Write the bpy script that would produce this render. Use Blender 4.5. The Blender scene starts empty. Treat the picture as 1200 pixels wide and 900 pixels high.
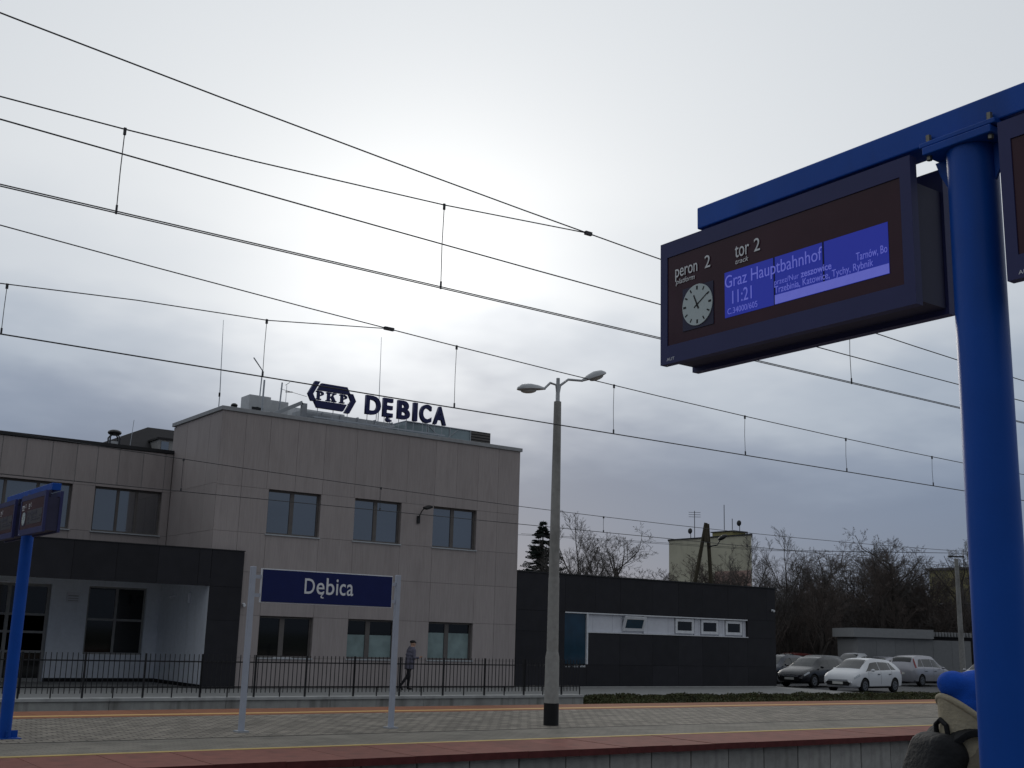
import bpy, bmesh, math, random
from mathutils import Vector, Matrix, Euler
random.seed(7)
R = math.radians
SC = bpy.context.scene
COL = SC.collection
PI = math.pi

# ------------------------------------------------------------------ camera
cam = bpy.data.cameras.new('camera')
camo = bpy.data.objects.new('camera', cam); COL.objects.link(camo); SC.camera = camo
yaw, pitch, roll = R(35.69), R(12.29), R(1.687)
fw = Vector((math.sin(yaw)*math.cos(pitch), math.cos(yaw)*math.cos(pitch), math.sin(pitch)))
rt = Vector((math.cos(yaw), -math.sin(yaw), 0)); up = rt.cross(fw)
r2 = rt*math.cos(roll) + up*math.sin(roll); u2 = -rt*math.sin(roll) + up*math.cos(roll)
camo.matrix_world = Matrix(((r2.x, u2.x, -fw.x, 0), (r2.y, u2.y, -fw.y, 0), (r2.z, u2.z, -fw.z, 1.7), (0, 0, 0, 1)))
cam.sensor_width = 36; cam.lens = 1350.0/1200*36
cam.clip_start = 0.05; cam.clip_end = 3000
SC.render.resolution_x = 1024; SC.render.resolution_y = 768

# ------------------------------------------------------------------ world: overcast sky, bright patch where the sun hides
SUN = Vector((.500, .823, .265)).normalized()
w = bpy.data.worlds.new('World'); SC.world = w; w.use_nodes = True
nt = w.node_tree; nt.nodes.clear()
def N(t, **k):
    n = nt.nodes.new(t)
    for a, b in k.items(): setattr(n, a, b)
    return n
def L(a, b): nt.links.new(a, b)
def math_(op, a, b=None, clamp=False):
    n = N('ShaderNodeMath', operation=op); n.use_clamp = clamp
    for i, v in enumerate((a, b)):
        if v is None: continue
        if isinstance(v, (int, float)): n.inputs[i].default_value = v
        else: L(v, n.inputs[i])
    return n.outputs[0]
tc = N('ShaderNodeTexCoord'); nrm = N('ShaderNodeVectorMath', operation='NORMALIZE'); L(tc.outputs['Generated'], nrm.inputs[0])
d = nrm.outputs[0]
sp = N('ShaderNodeSeparateXYZ'); L(d, sp.inputs[0])
z = math_('MAXIMUM', sp.outputs[2], 0.0)
den = math_('ADD', z, 0.2)
cmb = N('ShaderNodeCombineXYZ'); L(math_('DIVIDE', sp.outputs[0], den), cmb.inputs[0]); L(math_('DIVIDE', sp.outputs[1], den), cmb.inputs[1])
nz = N('ShaderNodeTexNoise'); nz.inputs['Scale'].default_value = 0.95; nz.inputs['Detail'].default_value = 5; nz.inputs['Roughness'].default_value = .55
L(cmb.outputs[0], nz.inputs['Vector'])
nz2 = N('ShaderNodeTexNoise'); nz2.inputs['Scale'].default_value = 2.2; nz2.inputs['Detail'].default_value = 6; nz2.inputs['Roughness'].default_value = .5
L(cmb.outputs[0], nz2.inputs['Vector'])
wob = math_('MULTIPLY', math_('SUBTRACT', nz.outputs[0], .5), .22)
fine = math_('MULTIPLY', math_('SUBTRACT', nz2.outputs[0], .5), .055)
ez = math_('ADD', math_('ADD', z, wob), fine)
ramp = N('ShaderNodeValToRGB'); cr = ramp.color_ramp
st = [(0.0, (.165, .210, .298)), (.11, (.182, .232, .332)), (.165, (.225, .280, .382)), (.215, (.325, .385, .475)), (.265, (.50, .545, .605)), (.37, (.62, .655, .695)), (1.0, (.57, .615, .665))]
while len(cr.elements) < len(st): cr.elements.new(.5)
for e, (p, c) in zip(cr.elements, st): e.position = p; e.color = (*c, 1)
cr.interpolation = 'EASE'
L(math_('MAXIMUM', ez, 0.0), ramp.inputs[0])
dot = N('ShaderNodeVectorMath', operation='DOT_PRODUCT'); L(d, dot.inputs[0]); dot.inputs[1].default_value = SUN
s = math_('MAXIMUM', dot.outputs['Value'], 0.0)
h1 = math_('MULTIPLY', math_('POWER', s, 11), .26)
h2 = math_('MULTIPLY', math_('POWER', s, 110), .42)
veil = N('ShaderNodeMapRange', interpolation_type='SMOOTHSTEP'); L(ez, veil.inputs[0]); veil.inputs[1].default_value = .13; veil.inputs[2].default_value = .25
halo = math_('MULTIPLY', math_('ADD', h1, h2), veil.outputs[0])
hc = N('ShaderNodeVectorMath', operation='SCALE'); hc.inputs[0].default_value = (1.0, .975, .92); L(halo, hc.inputs['Scale'])
add = N('ShaderNodeVectorMath', operation='ADD'); L(ramp.outputs[0], add.inputs[0]); L(hc.outputs[0], add.inputs[1])
fall = N('ShaderNodeMapRange', interpolation_type='SMOOTHSTEP'); L(dot.outputs['Value'], fall.inputs[0]); fall.inputs[1].default_value = -.7; fall.inputs[2].default_value = .75; fall.inputs[3].default_value = .62; fall.inputs[4].default_value = 1.0
tot = N('ShaderNodeVectorMath', operation='SCALE'); L(add.outputs[0], tot.inputs[0]); L(fall.outputs[0], tot.inputs['Scale'])
bgc = N('ShaderNodeBackground'); L(tot.outputs[0], bgc.inputs[0]); bgc.inputs[1].default_value = 1.0
sky = N('ShaderNodeTexSky', sky_type='NISHITA'); sky.sun_disc = False
sky.sun_elevation = math.asin(SUN.z); sky.sun_rotation = math.atan2(SUN.x, SUN.y)
bgs = N('ShaderNodeBackground'); L(sky.outputs[0], bgs.inputs[0]); bgs.inputs[1].default_value = .06
mix = N('ShaderNodeMixShader'); mix.inputs[0].default_value = .94
L(bgs.outputs[0], mix.inputs[1]); L(bgc.outputs[0], mix.inputs[2])
wo = N('ShaderNodeOutputWorld'); L(mix.outputs[0], wo.inputs[0])

sl = bpy.data.lights.new('sun', 'SUN'); sl.energy = .5; sl.angle = R(14); sl.color = (1, .95, .87)
slo = bpy.data.objects.new('sun', sl); COL.objects.link(slo)
slo.rotation_euler = (-SUN).to_track_quat('-Z', 'Y').to_euler()
SC.view_settings.view_transform = 'Standard'; SC.view_settings.look = 'None'
SC.view_settings.exposure = 0; SC.view_settings.gamma = 1

# ------------------------------------------------------------------ materials
def mat(name, col, rough=.6, metal=0., var=.12, scale=6., stretch=(1, 1, 1), bump=0., bscale=40., rnd=0., ior=1.5, stain=0., stain_col=None, emit=None, estr=1., detail=4):
    m = bpy.data.materials.new(name); m.use_nodes = True
    t = m.node_tree; b = t.nodes['Principled BSDF']
    b.inputs['Roughness'].default_value = rough; b.inputs['Metallic'].default_value = metal; b.inputs['IOR'].default_value = ior
    if rough > .3 and metal == 0: b.inputs['Specular IOR Level'].default_value = .22
    def n(k): return t.nodes.new(k)
    tc = n('ShaderNodeTexCoord'); mp = n('ShaderNodeMapping'); mp.inputs['Scale'].default_value = stretch
    t.links.new(tc.outputs['Object'], mp.inputs[0])
    nz = n('ShaderNodeTexNoise'); nz.inputs['Scale'].default_value = scale; nz.inputs['Detail'].default_value = detail
    t.links.new(mp.outputs[0], nz.inputs['Vector'])
    mr = n('ShaderNodeMapRange'); t.links.new(nz.outputs[0], mr.inputs[0])
    mr.inputs[1].default_value = .25; mr.inputs[2].default_value = .75; mr.inputs[3].default_value = 1-var; mr.inputs[4].default_value = 1+var
    val = mr.outputs[0]
    if rnd:
        oi = n('ShaderNodeObjectInfo'); m2 = n('ShaderNodeMapRange'); t.links.new(oi.outputs['Random'], m2.inputs[0])
        m2.inputs[3].default_value = 1-rnd; m2.inputs[4].default_value = 1+rnd
        mu = n('ShaderNodeMath'); mu.operation = 'MULTIPLY'; t.links.new(val, mu.inputs[0]); t.links.new(m2.outputs[0], mu.inputs[1]); val = mu.outputs[0]
    sc = n('ShaderNodeVectorMath'); sc.operation = 'SCALE'; sc.inputs[0].default_value = col; t.links.new(val, sc.inputs['Scale'])
    out = sc.outputs[0]
    if stain:
        n3 = n('ShaderNodeTexNoise'); n3.inputs['Scale'].default_value = 1.3; n3.inputs['Detail'].default_value = 7
        mp3 = n('ShaderNodeMapping'); mp3.inputs['Scale'].default_value = (1.6, 1.6, .5); t.links.new(tc.outputs['Object'], mp3.inputs[0]); t.links.new(mp3.outputs[0], n3.inputs['Vector'])
        r3 = n('ShaderNodeMapRange'); t.links.new(n3.outputs[0], r3.inputs[0]); r3.inputs[1].default_value = .5; r3.inputs[2].default_value = .72; r3.inputs[4].default_value = stain
        mx = n('ShaderNodeMix'); mx.data_type = 'RGBA'; t.links.new(r3.outputs[0], mx.inputs[0]); t.links.new(out, mx.inputs[6]); mx.inputs[7].default_value = (*(stain_col or (.03, .028, .025)), 1)
        out = mx.outputs[2]
    t.links.new(out, b.inputs['Base Color'])
    if bump:
        n4 = n('ShaderNodeTexNoise'); n4.inputs['Scale'].default_value = bscale; n4.inputs['Detail'].default_value = 5
        t.links.new(tc.outputs['Object'], n4.inputs['Vector'])
        bp = n('ShaderNodeBump'); bp.inputs['Strength'].default_value = bump; bp.inputs['Distance'].default_value = .02
        t.links.new(n4.outputs[0], bp.inputs['Height']); t.links.new(bp.outputs[0], b.inputs['Normal'])
    if emit:
        b.inputs['Emission Color'].default_value = (*emit, 1); b.inputs['Emission Strength'].default_value = estr
    return m

def paving_mat(name, col, bw, bh, var=.2, mortar=.5):
    m = mat(name, col, .85, var=.2, scale=1.1, bump=.25, bscale=60, detail=7, stain=.45, stain_col=(.085, .078, .066))
    t = m.node_tree; b = t.nodes['Principled BSDF']
    tc = t.nodes.new('ShaderNodeTexCoord'); br = t.nodes.new('ShaderNodeTexBrick')
    t.links.new(tc.outputs['Object'], br.inputs['Vector'])
    br.inputs['Scale'].default_value = 1; br.inputs['Brick Width'].default_value = bw; br.inputs['Row Height'].default_value = bh
    br.inputs['Mortar Size'].default_value = .013; br.inputs['Mortar Smooth'].default_value = .3
    br.inputs['Color1'].default_value = (1-var,)*3+(1,); br.inputs['Color2'].default_value = (1+var,)*3+(1,); br.inputs['Mortar'].default_value = (mortar,)*3+(1,)
    src = b.inputs['Base Color'].links[0].from_socket
    mu = t.nodes.new('ShaderNodeMix'); mu.data_type = 'RGBA'; mu.blend_type = 'MULTIPLY'; mu.inputs[0].default_value = 1
    mu.clamp_result = False
    t.links.new(src, mu.inputs[6]); t.links.new(br.outputs['Color'], mu.inputs[7]); t.links.new(mu.outputs[2], b.inputs['Base Color'])
    bp = t.nodes.new('ShaderNodeBump'); bp.invert = True; bp.inputs['Strength'].default_value = .6; bp.inputs['Distance'].default_value = .006
    t.links.new(br.outputs['Fac'], bp.inputs['Height'])
    old = b.inputs['Normal'].links[0].from_socket; t.links.new(old, bp.inputs['Normal']); t.links.new(bp.outputs[0], b.inputs['Normal'])
    return m

BEIGE = mat('beige_cladding', (.372, .328, .318), .78, var=.10, scale=5, stretch=(9, 9, .35), rnd=.04, bump=.08, bscale=30, stain=.22, stain_col=(.2, .17, .165))
JOINT = mat('beige_joint', (.25, .22, .21), .8)
COPING = mat('coping_metal', (.33, .335, .345), .6)
def streaks(m, col, amt):
    t = m.node_tree; b = t.nodes['Principled BSDF']; tc = t.nodes.new('ShaderNodeTexCoord'); mp = t.nodes.new('ShaderNodeMapping')
    mp.inputs['Scale'].default_value = (5.5, 5.5, .22); t.links.new(tc.outputs['Object'], mp.inputs[0])
    nz = t.nodes.new('ShaderNodeTexNoise'); nz.inputs['Scale'].default_value = 1.0; nz.inputs['Detail'].default_value = 6; t.links.new(mp.outputs[0], nz.inputs['Vector'])
    mr = t.nodes.new('ShaderNodeMapRange'); t.links.new(nz.outputs[0], mr.inputs[0]); mr.inputs[1].default_value = .55; mr.inputs[2].default_value = .75; mr.inputs[4].default_value = amt
    mx = t.nodes.new('ShaderNodeMix'); mx.data_type = 'RGBA'; src = b.inputs['Base Color'].links[0].from_socket
    t.links.new(mr.outputs[0], mx.inputs[0]); t.links.new(src, mx.inputs[6]); mx.inputs[7].default_value = (*col, 1); t.links.new(mx.outputs[2], b.inputs['Base Color'])
streaks(BEIGE, (.24, .215, .20), .22)
PALE = mat('pale_joint_strip', (.42, .41, .40), .6)  # pale backing; sky reflecting in the wing joints is put into this colour
CHAR = mat('charcoal_cladding', (.021, .0205, .025), .58, var=.16, scale=2, rnd=.17)
CHARJ = mat('charcoal_joint', (.012, .012, .014), .8)
WHITEP = mat('white_panel', (.60, .61, .66), .55, var=.05, rnd=.03)
RENDER = mat('white_render', (.66, .685, .74), .8, var=.06, stain=.15, stain_col=(.3, .3, .3))
FRAME = mat('window_frame_brown', (.13, .118, .112), .5)
FRAMEG = mat('window_frame_grey', (.27, .265, .26), .5)
FRAMEW = mat('window_frame_white', (.68, .69, .72), .45)
GLASS = mat('window_glass', (.024, .034, .050), .04, ior=3.2, rnd=.5, var=.3, scale=.6)
GLASSD = mat('dark_window_glass', (.006, .007, .008), .05, ior=1.5)
TEAL = mat('teal_glass', (.006, .035, .065), .06, ior=1.6, var=.4, scale=1.2)
FROST = mat('frosted_film', (.22, .29, .29), .5, var=.25, scale=2.2)
BLIND = mat('roller_blind', (.33, .35, .38), .8)
ZINC = mat('zinc_flashing', (.44, .46, .48), .55, metal=.0, var=.08)
DARKM = mat('dark_metal', (.02, .02, .022), .45, metal=.3)
GALV = mat('galvanised_steel', (.42, .44, .47), .45, metal=.5, var=.1)
NAVY = mat('navy_sign_paint', (.009, .016, .095), .6, var=.08)
NAVYD = mat('navy_letter', (.026, .030, .105), .5, var=.08)
WHITE = mat('white_print', (.72, .74, .77), .5, var=.03)
POSTG = mat('pale_grey_post', (.40, .43, .50), .45, var=.06)
BLUE = mat('blue_paint', (.004, .068, .37), .42, var=.10, scale=3, bump=.03, bscale=90, stain=.6, stain_col=(.010, .035, .13))
HOUSE = mat('display_housing', (.038, .042, .125), .5, var=.06)
HOUSED = mat('display_housing_dark', (.040, .040, .078), .55)
BGLASS = mat('display_glass', (.050, .020, .032), .1, ior=1.25, var=.15, scale=4)
CLOCKW = mat('clock_face', (.50, .57, .58), .35, var=.04)
BLACK = mat('black_print', (.01, .01, .012), .5)
LCD = mat('lcd_blue', (.008, .010, .08), .4, emit=(.012, .019, .20), estr=1.0, var=.1)
LCDT = mat('lcd_text', (.1, .1, .3), .4, emit=(.075, .085, .35), estr=1.0)
LCDO = mat('lcd_off', (.055, .055, .065), .3)
LCDX = mat('lcd_text_off', (.12, .12, .15), .4)
LCDB = mat('lcd_bar', (.1, .1, .3), .4, emit=(.075, .085, .36), estr=1.0, var=.2, scale=30)
BOLT = mat('bolt', (.2, .19, .16), .4, metal=.8)
CONC = mat('concrete', (.33, .33, .315), .9, var=.18, scale=4, bump=.3, bscale=50, stain=.5, stain_col=(.09, .085, .075))
CONCW = mat('platform_wall_concrete', (.36, .355, .34), .9, var=.2, scale=5, bump=.3, bscale=40, stain=.3, rnd=.14)
COPE = mat('pale_concrete', (.40, .40, .39), .85, var=.1, stain=.3)
POLEC = mat('spun_concrete', (.31, .305, .29), .85, var=.14, scale=9, bump=.25, bscale=50, stain=.45)
PAVE = paving_mat('grey_pavers', (.25, .222, .185), .24, .16, .24, .22)
PAVE2 = paving_mat('fine_pavers', (.225, .205, .172), .2, .1, .07, .8)
RED = mat('red_slab', (.215, .082, .063), .8, var=.14, scale=5, rnd=.09, bump=.2, stain=.35, stain_col=(.06, .04, .035))
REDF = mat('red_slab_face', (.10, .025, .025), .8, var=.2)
REDO = mat('orange_red_slab', (.26, .105, .055), .8, var=.12, rnd=.08)
YEL = mat('yellow_paint', (.50, .36, .12), .7, var=.14, scale=9, stain=.3, stain_col=(.25, .2, .13))
YEL2 = mat('amber_paint', (.60, .36, .13), .7, var=.12, scale=9)
ASPH = mat('asphalt', (.085, .085, .088), .9, var=.15, scale=2, bump=.3, bscale=90)
PAVT = mat('terrace_paving', (.235, .235, .23), .85, var=.12, scale=2, bump=.2)
BALL = mat('ballast', (.07, .06, .052), .95, var=.5, scale=25, bump=1., bscale=18)
EARTH = mat('earth', (.06, .065, .04), .95, var=.3, scale=.6, bump=.4)
RUST = mat('rail_steel', (.10, .06, .04), .6, metal=.4)
RAILT = mat('rail_head', (.6, .6, .6), .25, metal=1)
WIRE = mat('wire', (.04, .04, .045), .5, metal=.3)
BARK = mat('bark', (.085, .074, .067), .95, var=.3, scale=8)
TWIG = mat('twig', (.108, .098, .092), .95, var=.3)
TWIGB = mat('russet_twig', (.108, .088, .078), .95, var=.3)
NEEDLE = mat('spruce_needle', (.018, .026, .022), .9, var=.4, rnd=.1)
LEAF = mat('hedge_leaf', (.058, .063, .027), .8, var=.6, scale=1.4, detail=6)
LEAFB = mat('dry_leaf', (.075, .055, .026), .85, var=.4, scale=2)
STUCCO = mat('cream_stucco', (.50, .48, .37), .9, var=.09, scale=.4, stain=.2, stain_col=(.2, .17, .13))
STUCCOP = mat('pink_stucco', (.40, .27, .23), .9, var=.1, scale=.5)
ORANGE = mat('orange_brick', (.30, .135, .07), .9, var=.2)
OCHRE = mat('ochre_stucco', (.30, .27, .13), .9, var=.15)
SHED = mat('grey_sheet', (.20, .205, .21), .6, var=.06, rnd=.03)
SHEDF = mat('grey_fascia', (.25, .255, .26), .55, var=.06)
WOOD = mat('tarred_wood', (.075, .065, .045), .9, var=.3, scale=3, stretch=(6, 6, .5))
TILE = mat('dark_roof', (.03, .028, .03), .7)
TYRE = mat('tyre', (.012, .012, .013), .8)
RIM = mat('rim', (.17, .175, .185), .35, metal=.7)
LAMPG = mat('headlamp_glass', (.42, .45, .48), .12, var=.25, scale=14)
LAMPR = mat('tail_lamp', (.20, .006, .01), .2)
PLATE = mat('number_plate', (.55, .55, .52), .5)
CGLASS = mat('car_glass', (.010, .012, .013), .05, ior=1.5)
BTRIM = mat('black_trim', (.013, .013, .014), .5)
SKIN = mat('skin', (.42, .26, .19), .55, var=.06)
JACK = mat('grey_jacket', (.13, .125, .165), .85, var=.2, scale=9, bump=.3)
TROU = mat('black_trousers', (.014, .014, .017), .85)
BEIGEJ = mat('beige_fabric', (.36, .315, .225), .9, var=.12, scale=14, bump=.35, bscale=60)
TAUPE = mat('taupe_jacket', (.23, .20, .15), .9, var=.14, scale=12, bump=.35, bscale=50)
HATB = mat('blue_fleece', (.008, .075, .44), .9, var=.14, scale=20, bump=.3, bscale=150)
PACK = mat('black_nylon', (.010, .0105, .012), .7, var=.3, scale=20, bump=.35, bscale=45)
SHOE = mat('shoe', (.02, .018, .017), .6)
LAMPH = mat('lamp_head', (.36, .37, .38), .4, metal=.2)
LAMPD = mat('lamp_diffuser', (.40, .40, .38), .25)
ACW = mat('ac_white', (.56, .57, .58), .5, var=.08)
SKYL = mat('greenish_glazing', (.30, .37, .39), .15, var=.1)

# ------------------------------------------------------------------ helpers
ORG = {}
class MB:
    def __init__(s): s.v = []; s.f = []; s.m = []
    def add(s, v, f, mi=0):
        o = len(s.v); s.v += [tuple(p) for p in v]; s.f += [tuple(i+o for i in q) for q in f]; s.m += [mi]*len(f); return s
    def box(s, x0, x1, y0, y1, z0, z1, mi=0):
        return s.add([(x0,y0,z0),(x1,y0,z0),(x1,y1,z0),(x0,y1,z0),(x0,y0,z1),(x1,y0,z1),(x1,y1,z1),(x0,y1,z1)],
                     [(0,3,2,1),(4,5,6,7),(0,1,5,4),(1,2,6,5),(2,3,7,6),(3,0,4,7)], mi)
    def obox(s, c, size, rot=(0,0,0), mi=0):
        M_ = Euler(rot).to_matrix(); h = [q/2 for q in size]; c = Vector(c)
        vs = [c + M_ @ Vector((a*h[0], b*h[1], e*h[2])) for e in (-1,1) for a, b in ((-1,-1),(1,-1),(1,1),(-1,1))]
        return s.add(vs, [(0,3,2,1),(4,5,6,7),(0,1,5,4),(1,2,6,5),(2,3,7,6),(3,0,4,7)], mi)
    def tube(s, pts, rad, n=8, caps=True, mi=0):
        pts = [Vector(p) for p in pts]
        if not isinstance(rad, (list, tuple)): rad = [rad]*len(pts)
        o = len(s.v); u = None
        for i, p in enumerate(pts):
            t = (pts[min(i+1, len(pts)-1)] - pts[max(i-1, 0)]).normalized()
            if u is None:
                u = t.orthogonal().normalized()
            else:
                u = (u - t*u.dot(t)); u = u.normalized() if u.length > 1e-6 else t.orthogonal().normalized()
            v = t.cross(u)
            for k in range(n):
                a = 2*PI*k/n; s.v.append(tuple(p + (u*math.cos(a) + v*math.sin(a))*rad[i]))
        for i in range(len(pts)-1):
            for k in range(n):
                a = o+i*n+k; b = o+i*n+(k+1) % n
                s.f.append((a, b, b+n, a+n)); s.m.append(mi)
        if caps:
            s.f.append(tuple(o+k for k in reversed(range(n)))); s.m.append(mi)
            e = o+(len(pts)-1)*n; s.f.append(tuple(e+k for k in range(n))); s.m.append(mi)
        return s
    def prism(s, poly, y0, y1, mi=0, axis='y'):     # poly of (a, b): axis y -> (x, z); axis x -> (y, z); axis z -> (x, y)
        n = len(poly)
        def P(a, b, t): return (a, t, b) if axis == 'y' else ((t, a, b) if axis == 'x' else (a, b, t))
        vs = [P(a, b, y0) for a, b in poly] + [P(a, b, y1) for a, b in poly]
        fs = [tuple(range(n)), tuple(range(2*n-1, n-1, -1))] + [(i, i+n, (i+1) % n+n, (i+1) % n) for i in range(n)]
        return s.add(vs, fs, mi)
    def ell(s, c, r, nu=16, nv=10, rot=(0,0,0), mi=0):
        M_ = Euler(rot).to_matrix(); c = Vector(c); vs = []; fs = []
        for j in range(1, nv):
            b = PI*j/nv
            for i in range(nu):
                a = 2*PI*i/nu
                vs.append(c + M_ @ Vector((r[0]*math.sin(b)*math.cos(a), r[1]*math.sin(b)*math.sin(a), r[2]*math.cos(b))))
        vs += [c + M_ @ Vector((0,0,r[2])), c + M_ @ Vector((0,0,-r[2]))]; t = len(vs)-2; bt = len(vs)-1
        for j in range(nv-2):
            for i in range(nu): fs.append((j*nu+i, (j+1)*nu+i, (j+1)*nu+(i+1) % nu, j*nu+(i+1) % nu))
        for i in range(nu):
            fs.append((t, i, (i+1) % nu)); fs.append((bt, (nv-2)*nu+(i+1) % nu, (nv-2)*nu+i))
        return s.add(vs, fs, mi)
    def mesh(s, name, m):
        me = bpy.data.meshes.new(name); me.from_pydata(s.v, [], s.f); me.materials.append(m); me.update(); return me
    def build(s, name, mats, parent=None, smooth=False, bevel=0., fix=True):
        org = ORG.get(parent.name, Vector((0,0,0))) if parent else Vector((0,0,0))
        me = bpy.data.meshes.new(name); me.from_pydata([tuple(Vector(p)-org) for p in s.v], [], s.f)
        if not isinstance(mats, (list, tuple)): mats = [mats]
        for m_ in mats: me.materials.append(m_)
        if len(mats) > 1: me.polygons.foreach_set('material_index', s.m)
        if bevel or fix:
            bm = bmesh.new(); bm.from_mesh(me)
            if fix: bmesh.ops.recalc_face_normals(bm, faces=bm.faces)
            if bevel:
                eds = [e for e in bm.edges if len(e.link_faces) == 2 and e.calc_face_angle(0) > .6]
                bmesh.ops.bevel(bm, geom=eds, offset=bevel, segments=2, affect='EDGES', profile=.5)
            bm.to_mesh(me); bm.free()
        if smooth:
            me.polygons.foreach_set('use_smooth', [True]*len(me.polygons))
            try: me.set_sharp_from_angle(angle=R(38))
            except Exception: pass
        me.update()
        return link(name, me, parent)
def link(name, me, parent=None, loc=None):
    o = bpy.data.objects.new(name, me); COL.objects.link(o)
    if parent:
        o.parent = parent; ORG[o.name] = ORG.get(parent.name, Vector((0,0,0)))
    if loc is not None: o.location = Vector(loc) - (ORG.get(parent.name, Vector((0,0,0))) if parent else Vector((0,0,0)))
    return o
def tag(o, label, cat, group=None, kind=None):
    if label: o['label'] = label
    if cat: o['category'] = cat
    if group: o['group'] = group
    if kind: o['kind'] = kind
    return o
def thing(name, label, cat, loc=(0,0,0), group=None):
    o = bpy.data.objects.new(name, None); COL.objects.link(o); o.location = loc; o.empty_display_size = .2
    ORG[o.name] = Vector(loc)
    return tag(o, label, cat, group)
def structure(o): o['kind'] = 'structure'; return o
def stuff(o): o['kind'] = 'stuff'; return o
def box(name, m, parent, x0, x1, y0, y1, z0, z1, bevel=0.):
    return MB().box(x0, x1, y0, y1, z0, z1).build(name, m, parent, bevel=bevel)
def copy_tree(o, parent=None):
    c = o.copy(); COL.objects.link(c); c.parent = parent
    for ch in list(o.children): copy_tree(ch, c)
    return c
def text_mesh(body, size=1., extrude=.01, offset=0., shear=0., align='LEFT', space=1.):
    c = bpy.data.curves.new('lettering', 'FONT'); c.body = body; c.size = size; c.extrude = extrude; c.offset = offset; c.shear = shear
    c.align_x = align; c.space_character = space; c.resolution_u = 4
    o = bpy.data.objects.new('lettering', c); COL.objects.link(o)
    dg = bpy.context.evaluated_depsgraph_get(); dg.update()
    me = bpy.data.meshes.new_from_object(o.evaluated_get(dg)); bpy.data.objects.remove(o); bpy.data.curves.remove(c)
    return me
FACE_S = Matrix(((1,0,0),(0,0,-1),(0,1,0)))      # lettering that faces -y
FACE_W = Matrix(((0,0,-1),(-1,0,0),(0,1,0)))     # lettering that faces -x
def letters(name, body, m, parent, pos, face, size=None, width=None, height=None, extrude=.002, offset=0., shear=0.):
    me = text_mesh(body, 1., 0, offset, shear)
    xs = [v.co.x for v in me.vertices]; ys = [v.co.y for v in me.vertices]
    x0, x1 = min(xs), max(xs)
    sx = sy = size or 1.
    if height:                                    # cap height without descenders
        sy = height/(max(ys)-max(min(ys), 0) if min(ys) > -.03 else max(ys)); sx = sy
    if width: sx = width/(x1-x0)
    bpy.data.meshes.remove(me)
    me = text_mesh(body, 1., 1., offset, shear)
    org = ORG.get(parent.name, Vector((0,0,0))); pos = Vector(pos)
    for v in me.vertices:
        v.co = (face @ Vector(((v.co.x-x0)*sx, v.co.y*sy, v.co.z*extrude))) + pos - org
    me.materials.clear(); me.materials.append(m)
    o = link(name, me, parent); return o
def remesh(mb, voxel, matfn, mats, name, parent, smooth_it=4):
    o = mb.build('shape', mats[0], None)
    md = o.modifiers.new('r', 'REMESH'); md.mode = 'VOXEL'; md.voxel_size = voxel
    ms = o.modifiers.new('s', 'SMOOTH'); ms.iterations = smooth_it; ms.factor = .5
    dg = bpy.context.evaluated_depsgraph_get(); dg.update()
    me = bpy.data.meshes.new_from_object(o.evaluated_get(dg)); bpy.data.objects.remove(o)
    me.materials.clear()
    for m_ in mats: me.materials.append(m_)
    for p in me.polygons: p.material_index = matfn(p.center); p.use_smooth = True
    me.name = name
    return link(name, me, parent)

# ------------------------------------------------------------------ ground
structure(box('ground', EARTH, None, -700, 900, -500, 1400, -1.2, -.90))
g = MB(); g.box(-60, 120, 6.9, 14.62, -.895, -.70); g.box(-60, 120, 23.9, 27.28, -.894, -.70)
structure(g.build('track_bed', BALL))
def rail_track(yc, label):
    t = thing('railway_track', label, 'railway track', (0, yc, -.7), 'tracks between the platforms')
    for sgn in (-1, 1):
        r = MB().box(-50, 110, yc+sgn*.7525-.035, yc+sgn*.7525+.035, -.69, -.515).build('rail', RUST, t)
        MB().box(-50, 110, yc+sgn*.7525-.033, yc+sgn*.7525+.033, -.513, -.50).build('rail_head', RAILT, r)
    sl_ = MB()
    for i in range(-20, 100): sl_.box(i*.6-.13, i*.6+.13, yc-1.3, yc+1.3, -.72, -.655)
    stuff(sl_.build('sleeper', CONC, t))
rail_track(8.24, 'railway track nearest the camera, next to the near platform')
rail_track(12.77, 'railway track running along the red edge of the far platform')
rail_track(25.55, 'railway track hidden between the far platform and the station wall')

# platforms (setting); edge slabs and wall panels are pieces of the island platform
ip = structure(bpy.data.objects.new('island_platform', None)); COL.objects.link(ip)
box('core', CONC, ip, -30, 70, 14.80, 23.75, -.9, -.06)
box('paving', PAVE, ip, -30, 70, 17.86, 22.25, -.058, 0)
box('slab_strip', PAVE2, ip, -30, 70, 16.20, 17.855, -.058, -.001)
box('drain_slot', CHARJ, ip, -30, 70, 17.835, 17.88, -.057, .0015)
box('yellow_line', YEL, ip, -30, 70, 16.06, 16.197, -.058, .003)
box('yellow_line', YEL2, ip, -30, 70, 22.58, 22.86, -.057, .004)
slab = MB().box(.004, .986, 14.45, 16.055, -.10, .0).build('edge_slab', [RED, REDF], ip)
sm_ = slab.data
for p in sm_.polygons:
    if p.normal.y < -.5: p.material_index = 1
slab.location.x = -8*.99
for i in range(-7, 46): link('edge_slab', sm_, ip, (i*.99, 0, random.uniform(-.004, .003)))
s2 = MB().box(.004, .986, 22.865, 24.0, -.10, .0).build('edge_slab', REDO, ip); s2.location.x = -8*.99
for i in range(-7, 46): link('edge_slab', s2.data, ip, (i*.99, 0, 0))
s3 = MB().box(.004, .986, 22.255, 22.576, -.058, .001).build('edge_slab', REDO, ip); s3.location.x = -8*.99
for i in range(-7, 46): link('edge_slab', s3.data, ip, (i*.99, 0, 0))
pan = MB().box(.012, .89, 14.60, 14.79, -.9, -.103).build('wall_panel', CONCW, ip, bevel=.012); pan.location.x = 2.73
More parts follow.
